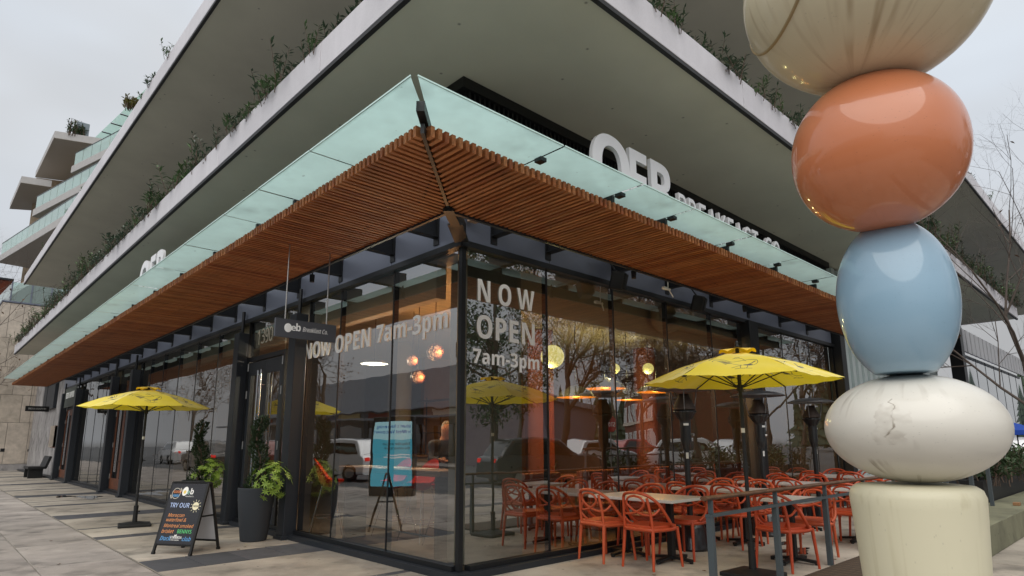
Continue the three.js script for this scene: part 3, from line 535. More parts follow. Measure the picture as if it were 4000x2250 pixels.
{
  const R = mulberry(3301), j = (k) => (R() - 0.5) * k, PI = Math.PI;
  const long0 = makeTable(0.78, 1.24, [-0.33, 0.33]); const lx = [2.46, 4.32, 6.36, 9.15];
  const ord = ['nearest the glazed corner', 'second from the glazed corner', 'third from the glazed corner', 'farthest from the glazed corner'];
  lx.forEach((x, i) => {
    const t = i ? copy(long0) : long0; t.position.set(x, 0, 0.68); t.userData.label = 'long white-topped table against the windows, ' + ord[i];
    const g = ['chairs at the first window table', 'chairs at the second window table', 'chairs at the third window table', 'chairs at the fourth window table'][i];
    const lb = ['first', 'second', 'third', 'fourth'][i];
    const inn = (i === 0) ? [[1.99, 0.38, -0.13], [2.01, 1.02, -0.04]] : [[x - 0.42 + j(0.05), 0.36 + j(0.05), j(0.16)], [x - 0.34 + j(0.05), 1.02 + j(0.04), j(0.16)]];
    chair(inn[0][0], inn[0][1], inn[0][2], `red plastic chair on the corner side of the ${lb} window table, against the glass`);
    chair(inn[1][0], inn[1][1], inn[1][2], `red plastic chair on the corner side of the ${lb} window table, on the railing end`);
    chair(x + 0.36 + j(0.06), 0.36 + j(0.05), PI + j(0.2), `red plastic chair on the far side of the ${lb} window table, against the glass`);
    chair(x + 0.38 + j(0.06), 1.0 + j(0.05), PI + j(0.2), `red plastic chair on the far side of the ${lb} window table, on the railing end`);
    void g;
  });
  const sq0 = makeTable(0.7, 0.62, [0]);
  [3.42, 5.66, 7.8].forEach((x, i) => {
    const t = i ? copy(sq0) : sq0; t.position.set(x, 0, 2.06); const lb = ['first', 'second', 'third'][i];
    t.userData.label = `small square white-topped table by the railing, ${lb} from the umbrella`;
    chair(x - 0.42, 2.14 + j(0.04), j(0.2) - 0.05, `red plastic chair on the umbrella side of the ${lb} railing table`);
    chair(x + 0.44, 2.12 + j(0.04), PI + j(0.3), `red plastic chair on the far side of the ${lb} railing table`);
  });
}
// patio heaters
function makeHeater() {
  const h = thing('patio_heater', 'x', 'heater');
  part('base', lathe([[0.0005, 0], [0.25, 0], [0.25, 0.03], [0.235, 0.05], [0.19, 0.28], [0.15, 0.36], [0.06, 0.38], [0.0005, 0.385]], 32), M.heater, h);
  part('pole', cyl(0.04, 0.04, 1.2, 0, 0.36, 0, 16), M.heater, h);
  part('valve_housing', lathe([[0.045, 1.3], [0.06, 1.36], [0.075, 1.42], [0.075, 1.66], [0.08, 1.7], [0.15, 1.8], [0.155, 1.83], [0.0005, 1.84]], 24), M.heater, h);
  const ribs = []; for (let i = 0; i < 18; i++) { const a = i / 18 * Math.PI * 2; ribs.push(bar([Math.cos(a) * 0.085, 1.71, Math.sin(a) * 0.085], [Math.cos(a) * 0.158, 1.82, Math.sin(a) * 0.158], 0.006, 0.006, 5)); }
  part('vent_ribs', join(ribs), M.steelDark, h);
  part('burner_screen', lathe([[0.15, 1.84], [0.155, 1.87], [0.075, 2.02], [0.07, 2.06], [0.0005, 2.065]], 24), M.heaterMesh, h);
  for (let i = 0; i < 3; i++) { const a = i / 3 * Math.PI * 2 + 0.5; part('reflector_arm', tube([[Math.cos(a) * 0.15, 1.84, Math.sin(a) * 0.15], [Math.cos(a) * 0.175, 1.95, Math.sin(a) * 0.175], [Math.cos(a) * 0.2, 2.12, Math.sin(a) * 0.2]], 0.008, 6, 6), M.heaterRim, h); }
  part('reflector', lathe([[0.41, 2.115], [0.415, 2.125], [0.3, 2.165], [0.15, 2.195], [0.03, 2.205], [0.0005, 2.206], [0.0005, 2.196], [0.15, 2.185], [0.3, 2.152], [0.41, 2.115]], 40), M.heaterRim, h);
  part('reflector_knob', cyl(0.025, 0.02, 0.03, 0, 2.206, 0), M.steelDark, h);
  for (const [y, w, hh] of [[1.64, 0.07, 0.03], [1.22, 0.035, 0.08]]) { const l = part('sticker', box(0.003, hh, w), M.label, h); const a = 2.45; l.position.set(Math.cos(a) * (y > 1.5 ? 0.077 : 0.041), y, Math.sin(a) * (y > 1.5 ? 0.077 : 0.041)); l.rotation.y = -a; }
  part('knob', cyl(0.022, 0.022, 0.03, 0, 0, 0).rotateX(Math.PI / 2).translate(0.03, 1.5, 0.075), M.brushed, h);
  return h;
}
{
  const h0 = makeHeater(); h0.position.set(3.40, 0, 0.72); h0.userData.label = 'black patio heater between the first and second window tables';
  const h1 = copy(h0, 'black patio heater between the second and third window tables'); h1.position.set(5.36, 0, 0.86); h1.rotation.y = 0.6;
  const h2 = copy(h0, 'black patio heater between the third and fourth window tables'); h2.position.set(7.75, 0, 0.75); h2.rotation.y = 1.7;
  for (const h of [h0, h1, h2]) h.userData.group = 'heaters on the patio';
}
// railing
function railing(label, x0, x1, z, y0, posts, start) {
  const r = thing('railing', label, 'railing', [0, y0, z]);
  part('handrail', new THREE.ExtrudeGeometry((() => { const s = new THREE.Shape(); s.absellipse(0, 0, 0.036, 0.02, 0, Math.PI * 2); return s; })(), { depth: x1 - x0, bevelEnabled: false, curveSegments: 10 }).rotateY(Math.PI / 2).translate(x0, 0.91, 0), M.handrail, r);
  part('rail_bar', span(start, x1, 0.745, 0.77, -0.03, 0.03), M.rail, r);
  for (const x of posts) { part('post', rbox(0.055, 0.745, 0.055, 0.003, x, 0.3725, 0, 1), M.rail, r); part('post_stub', rbox(0.03, 0.12, 0.04, 0.002, x + 0.02, 0.831, 0, 1), M.rail, r); }
  return r;
}
railing('grey steel patio railing with brown handrail running behind the ceramic stack', 0.80, 10.6, 2.43, 0, [0.89, 2.2, 3.53, 4.85, 6.15, 7.45, 8.75, 10.05], 0.86);
railing('grey steel railing standing on the mossy concrete planter wall', 5.75, 8.75, 3.15, 0.36, [5.85, 7.35, 8.62], 5.8);
{
  const w = thing('planter_wall', 'low mossy concrete planter wall beyond the ceramic stack', 'wall', [0, 0, 0]);
  part('wall', rbox(9.0, 0.36, 0.62, 0.01, 9.55, 0.18, 3.3), M.mossy, w);
  solo('wood_block', rbox(0.14, 0.05, 0.09, 0.004, 8.95, 0.387, 3.42), std('#8f6b4a', 0.8), 'small brown wooden block lying on the mossy planter wall', 'block');
  const d = thing('planter_box', 'long black planter trough with green shrubs behind the planter wall', 'planter', [0, 0, 0]);
  part('trough', join([span(9.2, 16, 0.0, 0.72, 2.62, 2.7), span(9.2, 16, 0, 0.72, 2.9, 2.96), span(9.2, 9.26, 0, 0.72, 2.7, 2.9), span(15.94, 16, 0, 0.72, 2.7, 2.9)]), M.black, d);
  part('soil', span(9.26, 15.94, 0.3, 0.66, 2.7, 2.9), M.soil, d);
  // ribbed deck strip outside the railing
  const s = thing('ribbed_ramp', 'curved strip of narrow dark ribbed boards at the foot of the railing', 'ramp');
  part('bed', prism([[2.42, 2.47], [5.4, 2.47], [5.4, 2.95], [4.2, 3.3], [2.9, 3.34], [2.42, 3.0]], -0.001, 0.006), M.steelDark, s);
  const mats = [std('#6b5e50', 0.7, { map: grainTex }), std('#5a4f45', 0.7, { map: grainTex })];
  for (let i = 0; i < 44; i++) { const x = 2.45 + i * 0.067, zt = x > 4.2 ? 3.28 - (x - 4.2) * 0.29 : 3.3; const m = part('board', rbox(0.05, 0.02, zt - 2.49, 0.006, 0, 0.016, 0, 1), mats[i % 2], s); m.position.set(x, 0, (zt + 2.49) / 2); m.rotation.y = -0.02 * Math.sin(i * 0.2); }
}
// umbrellas
const roosterTex = canvasTex(768, 512, (x, w, h) => {
  x.fillStyle = '#ffe61a'; x.fillRect(0, 0, w, h);
  x.globalAlpha = 0.05; for (let i = 0; i < 400; i++) { x.fillStyle = i % 2 ? '#ffffff' : '#c89a00'; x.fillRect((i * 97) % w, (i * 61) % h, 40, 2); } x.globalAlpha = 1;
  x.strokeStyle = '#3a3410'; x.fillStyle = '#3a3410'; x.lineWidth = 4; x.lineCap = 'round';
  const L = (p) => { x.beginPath(); x.moveTo(p[0], p[1]); const n = p.length; for (let i = 2; i < n - 2; i += 2) { const last = i === n - 4; x.quadraticCurveTo(p[i], p[i + 1], last ? p[n - 2] : (p[i] + p[i + 2]) / 2, last ? p[n - 1] : (p[i + 1] + p[i + 3]) / 2); } x.stroke(); };
  // a walking rooster in pen strokes: breast and back, tail plumes, head with comb, legs
  L([250, 300, 236, 340, 290, 372, 330, 372, 380, 368]); L([250, 300, 300, 268, 360, 290, 420, 300, 470, 296]); L([380, 368, 420, 340, 440, 318]);
  for (let i = 0; i < 9; i++) { const a = i / 8; L([430 + a * 60, 322 - a * 26, 480 + a * 40, 330 - a * 30, 470 + a * 66, 352 - a * 62]); }
  L([430, 296, 520, 240, 580, 262, 596, 300]); L([440, 310, 520, 262, 566, 284, 570, 312]);
  for (let i = 0; i < 10; i++) L([258 + i * 5, 312 + i * 4, 266 + i * 5, 306 + i * 4, 272 + i * 5, 316 + i * 4]);
  L([330, 290, 350, 250, 390, 240]); L([390, 240, 408, 232, 420, 246]); L([372, 240, 380, 222, 392, 236]); L([392, 236, 402, 220, 410, 238]);
  L([320, 372, 316, 400, 330, 420]); L([290, 420, 330, 418, 356, 424]); L([360, 370, 376, 392, 366, 420]); L([340, 424, 372, 420, 408, 424]); L([366, 376, 400, 396, 430, 404]);
  x.beginPath(); x.ellipse(315, 360, 34, 12, 0.2, 0, 7); x.fill();
});
function makeUmbrella() {
  const u = thing('patio_umbrella', 'x', 'umbrella');
  const R = 1.06, AP = 2.42, RIM = 2.07, vr = 0.17;
  const fab = phy('#ffffff', 0.85, { map: roosterTex, transmission: 0.42, thickness: 0, side: THREE.DoubleSide });
  for (let i = 0; i < 6; i++) {
    const a0 = i * Math.PI / 3, a1 = a0 + Math.PI / 3, pos = [], uv = [], idx = [], NX = 16, NY = 12;
    for (let r = 0; r <= NY; r++) for (let c = 0; c <= NX; c++) {
      const f = r / NY, k = c / NX, rr = 0.13 + (R - 0.13) * f;
      const x0 = Math.cos(a0) * rr, z0 = Math.sin(a0) * rr, x1 = Math.cos(a1) * rr, z1 = Math.sin(a1) * rr;
      const sag = Math.sin(k * Math.PI) * (0.018 + 0.02 * Math.sin(f * Math.PI)) * f, cv = Math.sin(f * Math.PI) * 0.035;
      pos.push(x0 + (x1 - x0) * k, AP - 0.045 + (RIM - AP + 0.045) * f + cv - sag + 0.006 * Math.sin(k * 21 + i * 2.1) * f * Math.sin(k * Math.PI) + 0.005 * Math.sin(f * 13 + i + k * 4), z0 + (z1 - z0) * k);
      uv.push(0.5 + (k - 0.5) * (rr / R) * 1.0, 1 - (0.15 + f * 0.85) * 0.98);
    }
    for (let r = 0; r < NY; r++) for (let c = 0; c < NX; c++) { const a = r * (NX + 1) + c, b = a + NX + 1; idx.push(a, a + 1, b, a + 1, b + 1, b); }
    const g = new THREE.BufferGeometry(); g.setAttribute('position', new THREE.Float32BufferAttribute(pos, 3)); g.setAttribute('uv', new THREE.Float32BufferAttribute(uv, 2)); g.setIndex(idx); g.computeVertexNormals();
    part('canopy_panel', g, fab, u);
    part('rib', bar([Math.cos(a0) * 0.03, AP - 0.07, Math.sin(a0) * 0.03], [Math.cos(a0) * (R - 0.01), RIM - 0.005, Math.sin(a0) * (R - 0.01)], 0.008, 0.007, 6), M.black, u);
    part('strut', bar([Math.cos(a0) * 0.035, 2.0, Math.sin(a0) * 0.035], [Math.cos(a0) * 0.56, AP - 0.225, Math.sin(a0) * 0.56], 0.007, 0.007, 6), M.black, u);
  }
  // vent cap: six lifted flaps
  const cap = []; for (let i = 0; i < 48; i++) { const f = (k) => { const a = k / 48 * Math.PI * 2, w = Math.abs(Math.sin(a * 3)); return [[0, AP + 0.03, 0], [Math.cos(a) * 0.2, AP - 0.03 + w * 0.035, Math.sin(a) * 0.2]]; }; const p = f(i), q = f(i + 1); cap.push(...p[0], ...q[1], ...p[1]); }
  const cg = new THREE.BufferGeometry(); cg.setAttribute('position', new THREE.Float32BufferAttribute(cap, 3)); cg.setAttribute('uv', new THREE.Float32BufferAttribute(new Array(cap.length / 3 * 2).fill(0.02), 2)); cg.computeVertexNormals();
  part('vent_cap', cg, phy('#ffd400', 0.85, { transmission: 0.35, thickness: 0, side: THREE.DoubleSide }), u);
  part('pole', cyl(0.021, 0.021, 2.36, 0, 0.08, 0, 14), M.black, u);
  part('runner', cyl(0.034, 0.034, 0.07, 0, 1.96, 0, 14), M.black, u);
  part('finial', lathe([[0.0005, AP + 0.02], [0.02, AP + 0.03], [0.024, AP + 0.05], [0.012, AP + 0.07], [0.02, AP + 0.085], [0.014, AP + 0.105], [0.0005, AP + 0.112]], 14), M.black, u);
  part('crank', join([cyl(0.028, 0.028, 0.1, 0, 1.08, 0), bar([0.02, 1.13, 0], [0.07, 1.13, 0], 0.008)]), M.black, u);
  part('sticker', cyl(0.0216, 0.0216, 0.05, 0, 1.5, 0, 14), M.label, u);
  part('base_plate', join([rbox(0.5, 0.045, 0.5, 0.012, 0, 0.0225, 0), metric(new THREE.CylinderGeometry(0.1, 0.3, 0.03, 4, 1).rotateY(Math.PI / 4).translate(0, 0.06, 0))]), M.black, u);
  part('base_tube', join([cyl(0.04, 0.034, 0.26, 0, 0.06, 0, 16), cyl(0.038, 0.038, 0.05, 0, 0.3, 0, 16), bar([0.03, 0.25, 0.0], [0.065, 0.25, 0], 0.012)]), M.black, u);
  return u;
}
{
  const u = makeUmbrella(); u.position.set(2.33, 0, 2.08); u.rotation.y = -0.065; u.userData.label = 'yellow rooster-print umbrella over the patio tables by the railing';
  u.userData.group = 'yellow umbrellas';
  const v = copy(u, 'yellow rooster-print umbrella standing on the street terrace by the chalkboard sign', 'yellow umbrellas'); v.position.set(-1.37, 0, -7.25); v.rotation.y = -0.2; v.scale.setScalar(0.985);
}

// ---------------------------------------------------------------- chalkboard A-frame
{
  const b = thing('sandwich_board', 'black chalkboard A-frame sign with coloured brunch lettering on the terrace', 'sign', [-1.525, 0, -3.825], -0.997);
  const W = 0.56, Hh = 0.885, d = 0.262;
  const art = canvasTex(720, 1000, (x, w, h) => {
    x.fillStyle = '#23242b'; x.fillRect(0, 0, w, h);
    x.globalAlpha = 0.05; x.fillStyle = '#ffffff'; for (let i = 0; i < 260; i++) x.fillRect((i * 131) % w, (i * 79) % h, 60 + (i % 5) * 30, 3); x.globalAlpha = 1;
    const T = (s, px, py, size, col, font = 'sans-serif', st = 'italic ') => { x.fillStyle = col; x.font = st + size + 'px ' + font; x.fillText(s, px, py); };
    // round badge
    x.lineWidth = 7; x.strokeStyle = '#f0e6d0'; x.beginPath(); x.ellipse(120, 165, 84, 88, 0, 0, 7); x.stroke();
    for (const s of [0, 1]) { x.beginPath(); x.arc(120, 165, 106 + s * 12, -0.9, -0.3); x.stroke(); x.beginPath(); x.arc(120, 165, 106 + s * 12, 2.3, 2.9); x.stroke(); }
    T('GOOD', 54, 158, 56, '#e8843c', 'sans-serif', 'bold '); T('VIBES', 54, 222, 52, '#5fa7e0', 'sans-serif', 'bold ');
    // egg logo
    x.fillStyle = '#f4f2ec'; x.beginPath(); x.ellipse(300, 128, 60, 78, 0.25, 0, 7); x.fill(); x.fillStyle = '#f2d36b'; x.beginPath(); x.ellipse(296, 140, 28, 30, 0, 0, 7); x.fill();
    T('e', 342, 178, 112, '#9fc7b4', 'sans-serif', 'bold '); T('b', 404, 178, 136, '#f4f2ec', 'sans-serif', 'bold '); T('Breakfast Co.', 330, 222, 30, '#f4f2ec');
    T('TRY OUR', 62, 400, 104, '#cfdcf4', 'sans-serif', '');
    x.strokeStyle = '#7fa2e8'; x.lineWidth = 2; x.font = '104px sans-serif'; x.strokeText('TRY OUR', 62, 400);
    x.fillStyle = '#efe6c0'; x.beginPath(); x.ellipse(602, 372, 66, 66, 0, 0, 7); x.fill(); x.strokeStyle = '#efe6c0'; x.lineWidth = 8;
    for (let i = 0; i < 11; i++) { const a = i / 11 * Math.PI * 2; x.beginPath(); x.moveTo(602 + Math.cos(a) * 78, 372 + Math.sin(a) * 78); x.lineTo(602 + Math.cos(a) * 108, 372 + Math.sin(a) * 108); x.stroke(); }
    T('NEW!', 552, 388, 46, '#2c2a26', 'sans-serif', 'bold ');
    T('Moroccan', 74, 556, 78, '#ef9a55'); T('waterfowl &', 60, 632, 78, '#ef9a55'); T('Montreal smoked', 46, 728, 78, '#ef9a55'); T('brisket', 34, 820, 82, '#ef9a55'); T('BENNYS', 362, 818, 82, '#5fdc7f', 'sans-serif', '');
    T('Duck', 40, 938, 92, '#66b0ee', 'serif', 'italic '); T('UMBRIA', 256, 906, 56, '#f4f2ec', 'serif', 'bold '); T('COFFEE ROASTERS', 262, 936, 21, '#f4f2ec', 'sans-serif', 'bold '); T('club', 500, 938, 88, '#66b0ee', 'serif', 'italic ');
    x.fillStyle = '#f4f2ec'; x.fillRect(330, 846, 26, 20); x.fillRect(362, 840, 14, 26);
  });
  for (const s of [1, -1]) {
    const ang = Math.atan2(d - 0.02, Hh), leaf = new THREE.Group();
    const at = (x, y, off = 0) => { const f = y / Hh, z = d + (0.02 - d) * f; return [x, y, s * (z + off)]; };
    part(s > 0 ? 'front_frame' : 'rear_frame', join([boxBar(at(-W / 2, 0), at(-W / 2, Hh), 0.028, 0.028), boxBar(at(W / 2, 0), at(W / 2, Hh), 0.028, 0.028), boxBar(at(-W / 2, 0.12), at(W / 2, 0.12), 0.026, 0.026), boxBar(at(-W / 2, Hh), at(W / 2, Hh), 0.026, 0.026)]), M.black, b);
    const pl = part(s > 0 ? 'chalkboard' : 'rear_board', new THREE.BoxGeometry(W - 0.03, (Hh - 0.14) / Math.cos(ang), 0.006), s > 0 ? [M.black, M.black, M.black, M.black, std('#ffffff', 0.6, { map: art }), std('#c9c9cc', 0.6)] : [M.black, M.black, M.black, M.black, std('#c9c9cc', 0.6), std('#26272c', 0.6)], b);
    const c = at(0, 0.12 + (Hh - 0.13) / 2, s > 0 ? 0.012 : -0.004); pl.position.set(...c); pl.rotation.x = s > 0 ? -ang : ang; if (s < 0) { pl.rotation.y = 0; }
    if (s > 0) pl.userData.label = 'chalkboard face with orange, green and blue lettering';
    for (const x of [-W / 2, W / 2]) part('foot', boxBar(at(x, 0), at(x, 0.03), 0.036, 0.036), M.black, b);
    void leaf;
  }
  part('hinge', bar([-0.12, Hh + 0.005, 0], [0.12, Hh + 0.005, 0], 0.012), M.black, b);
  part('stay', boxBar([W / 2 - 0.02, 0.46, 0.14], [W / 2 - 0.02, 0.46, -0.14], 0.015, 0.02), M.steelDark, b);
}

// ---------------------------------------------------------------- plants
function leafGeo(list) { // list of [pos, dir, up, len, wid]
  const pos = [], nor = [], X = new THREE.Vector3(), N = new THREE.Vector3();
  for (const [p, dir, up, l, w] of list) {
    X.crossVectors(dir, up).normalize(); N.crossVectors(X, dir).normalize();
    const a = p, m1 = p.clone().addScaledVector(dir, l * 0.45).addScaledVector(X, w), m2 = p.clone().addScaledVector(dir, l * 0.45).addScaledVector(X, -w), mm = p.clone().addScaledVector(dir, l * 0.45).addScaledVector(N, -w * 0.35), t = p.clone().addScaledVector(dir, l).addScaledVector(N, -l * 0.12);
    for (const tri of [[a, mm, m1], [a, m2, mm], [m1, mm, t], [mm, m2, t]]) { const e1 = tri[1].clone().sub(tri[0]), e2 = tri[2].clone().sub(tri[0]), n = e1.cross(e2).normalize(); for (const q of tri) { pos.push(q.x, q.y, q.z); nor.push(n.x, n.y, n.z); } }
  }
  const g = new THREE.BufferGeometry(); g.setAttribute('position', new THREE.Float32BufferAttribute(pos, 3)); g.setAttribute('normal', new THREE.Float32BufferAttribute(nor, 3)); g.setAttribute('uv', new THREE.Float32BufferAttribute(new Array(pos.length / 3 * 2).fill(0), 2)); return g;
}
const V3 = (x, y, z) => new THREE.Vector3(x, y, z);
function sprig(r, n, spreadX, spreadZ, h, len, wid, list = [], stems = [], lean = [0, 0, 0]) {
  for (let i = 0; i < n; i++) {
    const b = V3((r() - 0.5) * spreadX, 0, (r() - 0.5) * spreadZ), top = b.clone().add(V3((r() - 0.5) * 0.28 + lean[0] * r(), h * (0.45 + 0.55 * r()) + lean[1], (r() - 0.5) * 0.28 + lean[2] * r()));
    stems.push([b, top]); const dirS = top.clone().sub(b);
    const k = 9 + Math.floor(r() * 6);
    for (let j = 0; j < k; j++) { const f = 0.25 + 0.75 * j / k, p = b.clone().addScaledVector(dirS, f), a = r() * 6.28, el = 0.2 + r() * 0.9; const d = V3(Math.cos(a) * Math.cos(el), Math.sin(el), Math.sin(a) * Math.cos(el)).normalize(); list.push([p, d, V3(r() - 0.5, 1, r() - 0.5).normalize(), len * (0.7 + 0.6 * r()), wid * (0.7 + 0.6 * r())]); }
  }
  return [list, stems];
}
const stemGeo = (st, r = 0.006) => join(st.map(([a, b]) => bar(a.toArray(), b.toArray(), r, r * 0.6, 4)));
{
  // shrubs along the slab edges: three variants and their copies
  const variants = [[211, 12, 0.62, 0.24, 0.56], [223, 15, 0.66, 0.26, 0.46], [239, 9, 0.55, 0.22, 0.66]].map(([s, n, sx, sz, h]) => { const r = mulberry(s); const [l, st] = sprig(r, n, sx, sz, h, 0.105, 0.015); return [leafGeo(l), stemGeo(st)]; });
  const R = mulberry(88);
  const shrub = (x, y, z, sc, label, group) => {
    const v = variants[Math.floor(R() * 3)], t = thing('planter_shrub', label, 'shrub', [x, y, z], R() * 6.28, group);
    part('foliage', v[0], R() < 0.6 ? M.leafGloss : M.leafSlab, t); part('stems', v[1], M.bark, t); t.scale.set(sc * (0.9 + R() * 0.3), sc * (0.62 + R() * 0.42), sc * (0.9 + R() * 0.3));
  };
  const gl = 'shrubs along the lower slab edge over the street', gr2 = 'shrubs along the lower slab edge over the patio';
  for (let z = 1.6; z > -32.6; z -= 0.33 + 0.12 * R()) { const dens = z > -3 ? 0.8 : z > -8 ? 0.7 : 0.97; if (R() > dens) continue; shrub(-DL + 0.1 + R() * 0.05, FT - 0.1, z, z > -6 ? 0.8 + 0.25 * R() : 1.0 + 0.3 * R(), 'dark glossy shrub on the edge of the lower roof slab above the street canopy', gl); }
  for (let x = 0.2; x < 23.6; x += 0.33 + 0.1 * R()) shrub(x, FT - 0.1, DR - 0.1 - R() * 0.05, (x < 9 ? 0.75 : 1.05) + R() * 0.25, 'dark glossy shrub on the edge of the lower roof slab above the patio canopy', gr2);
  for (const [px, py] of [[700, 130], [632, 245], [600, 300]]) { const p = atX(px, py + 40, -DL + 0.2); shrub(-DL + 0.2, SOF2 + 0.3, p.z, 1.0, 'sparse shrub on the edge of the upper roof slab against the sky above the street', 'shrubs on the upper slab edge over the street'); }
  for (const z of [-18.5, -21.8, -27, -30.5]) shrub(-DL + 0.2, SOF2 + 0.3, z, 0.9, 'sparse shrub on the edge of the upper roof slab against the sky above the street', 'shrubs on the upper slab edge over the street');
  for (const x of [16.6, 18.3, 20.0, 21.6]) shrub(x, SOF2 + 0.3, DR - 0.2, 0.9, 'sparse shrub on the upper roof slab edge above the patio side', 'shrubs on the upper slab edge over the patio');
  // shrubs in the black trough
  const h = mulberry(55);
  for (let i = 0; i < 7; i++) { const [l, st] = sprig(h, 16, 0.9, 0.5, 0.75, 0.16, 0.03); const t = thing('trough_shrub', 'bushy green shrub growing in the black planter trough', 'shrub', [9.7 + i * 0.92, 0.62, 2.8], h() * 6, 'shrubs in the black trough'); part('foliage', leafGeo(l), i % 3 ? M.leafHedge : M.leafDark, t); part('stems', stemGeo(st, 0.01), M.bark, t); }
}
function pottedPlant(label, x, z, seed, bushDir) {
  const p = thing('potted_plant', label, 'potted plant', [x, 0, z]), r = mulberry(seed);
  part('pot', lathe([[0.0005, 0], [0.17, 0], [0.185, 0.015], [0.215, 0.25], [0.248, 0.55], [0.265, 0.745], [0.262, 0.758], [0.245, 0.76], [0.238, 0.7], [0.2, 0.69], [0.0005, 0.69]], 48), M.pot, p);
  part('soil', cyl(0.235, 0.238, 0.02, 0, 0.69, 0, 24), M.soil, p);
  const [l1] = [[]]; const st = [];
  // narrow dark twisting evergreen
  const ax = [V3(0, 0.7, -0.05), V3(0.04, 1.1, -0.03), V3(-0.03, 1.45, -0.06), V3(0.03, 1.78, -0.04)]; const cv = new THREE.CatmullRomCurve3(ax);
  for (let i = 0; i < 1500; i++) { const f = r(), c = cv.getPoint(f), rad = (0.14 * (1 - f * 0.55) + 0.03 * Math.sin(f * 16)) * Math.pow(r(), 0.4), a = r() * 6.28; const q = c.clone().add(V3(Math.cos(a) * rad, (r() - 0.5) * 0.05, Math.sin(a) * rad)); l1.push([q, V3(Math.cos(a), 0.7 + r(), Math.sin(a)).normalize(), V3(r() - 0.5, r(), r() - 0.5).normalize(), 0.05 * (0.7 + r()), 0.011]); }
  part('evergreen', leafGeo(l1), M.leafDark, p); part('trunk', tube(ax.map(v => v.toArray()), 0.02, 16, 7), M.bark, p);
  // palmate bright bush spilling over one side
  const l2 = [], [bxd, bzd] = bushDir;
  for (let i = 0; i < 95; i++) {
    const a = r() * 6.28, el = r() * 2.4 - 1.0, rad = 0.30 * Math.pow(r(), 0.35); const c = V3(bxd * 0.26 + Math.cos(a) * Math.cos(el) * rad, 0.86 + Math.sin(el) * rad * 0.95, bzd * 0.26 + Math.sin(a) * Math.cos(el) * rad);
    if (i < 18) st.push([V3(bxd * 0.12, 0.7, bzd * 0.12), c.clone()]);
    const out = c.clone().sub(V3(bxd * 0.26, 0.78, bzd * 0.26)).normalize(); const t1 = V3(out.z, 0, -out.x).normalize(), t2 = new THREE.Vector3().crossVectors(out, t1);
    for (let k = 0; k < 7; k++) { const b = k / 7 * 6.28; l2.push([c, out.clone().multiplyScalar(0.25).addScaledVector(t1, Math.cos(b)).addScaledVector(t2, Math.sin(b)).normalize(), out, 0.072 * (0.8 + 0.4 * r()), 0.0115]); }
  }
  part('foliage', leafGeo(l2), M.leafBright, p); part('stems', stemGeo(st, 0.005), M.leafMid, p);
  return p;
}
pottedPlant('tall charcoal pot with bright spilling bush and dark evergreen beside the door column', -0.52, -4.16, 1201, [0.5, 0.75]);
pottedPlant('tall charcoal pot with dark evergreen partly hidden behind the chalkboard sign', -0.52, -6.85, 1203, [0.55, 0.5]);

// trees ------------------------------------------------------------
function treeGeo(seed, H, levels, opt = {}) {
  const r = mulberry(seed), wood = [], twig = [], leaves = [], trunkR = opt.r ?? H * 0.018;
  const grow = (p, d, len, rad, lv) => {
    const n = lv === 0 ? 4 : 3; let q = p.clone(), dd = d.clone(), rr = rad;
    for (let i = 0; i < n; i++) {
      dd.add(V3((r() - 0.5) * 0.28, (r() - 0.35) * 0.16, (r() - 0.5) * 0.28)).normalize(); const e = q.clone().addScaledVector(dd, len / n), r2 = rr * 0.86;
      (lv < 2 ? wood : twig).push(bar(q.toArray(), e.toArray(), rr, r2, lv < 2 ? 7 : lv < 4 ? 4 : 3)); q = e; rr = r2;
      if (lv < levels && (i > 0 || lv > 0)) { const kids = lv === 0 ? 3 : 2; for (let k = 0; k < kids; k++) { if (r() > (opt.dens ?? 0.86)) continue; const a = r() * 6.28, s = 0.55 + r() * 0.45; const side = new THREE.Vector3().crossVectors(dd, V3(Math.cos(a), 0.2, Math.sin(a))).normalize(); grow(q.clone(), dd.clone().multiplyScalar(0.75).addScaledVector(side, s).add(V3(0, 0.12, 0)).normalize(), len * (0.5 + r() * 0.22), rr * 0.62, lv + 1); } }
      if (lv >= levels - 1 && r() < (opt.leaf ?? 0)) { const a = r() * 6.28; leaves.push([q.clone(), V3(Math.cos(a), -0.6, Math.sin(a)).normalize(), V3(r() - 0.5, 1, r() - 0.5).normalize(), 0.12, 0.035]); }
    }
  };
  grow(V3(0, 0, 0), V3(0, 1, 0), H * 0.62, trunkR, 0);
  return { wood: join(wood), twig: join(twig), leaves: leaves.length ? leafGeo(leaves) : null };
}
function tree(name, label, geo, [x, z], turn, sc, group, bark = M.bark) { const t = thing(name, label, 'tree', [x, -0.1, z], turn, group); part('trunk', geo.wood, bark, t); part('branches', geo.twig, bark, t); if (geo.leaves) part('dry_leaves', geo.leaves, M.leafBrown, t); t.scale.setScalar(sc); return t; }
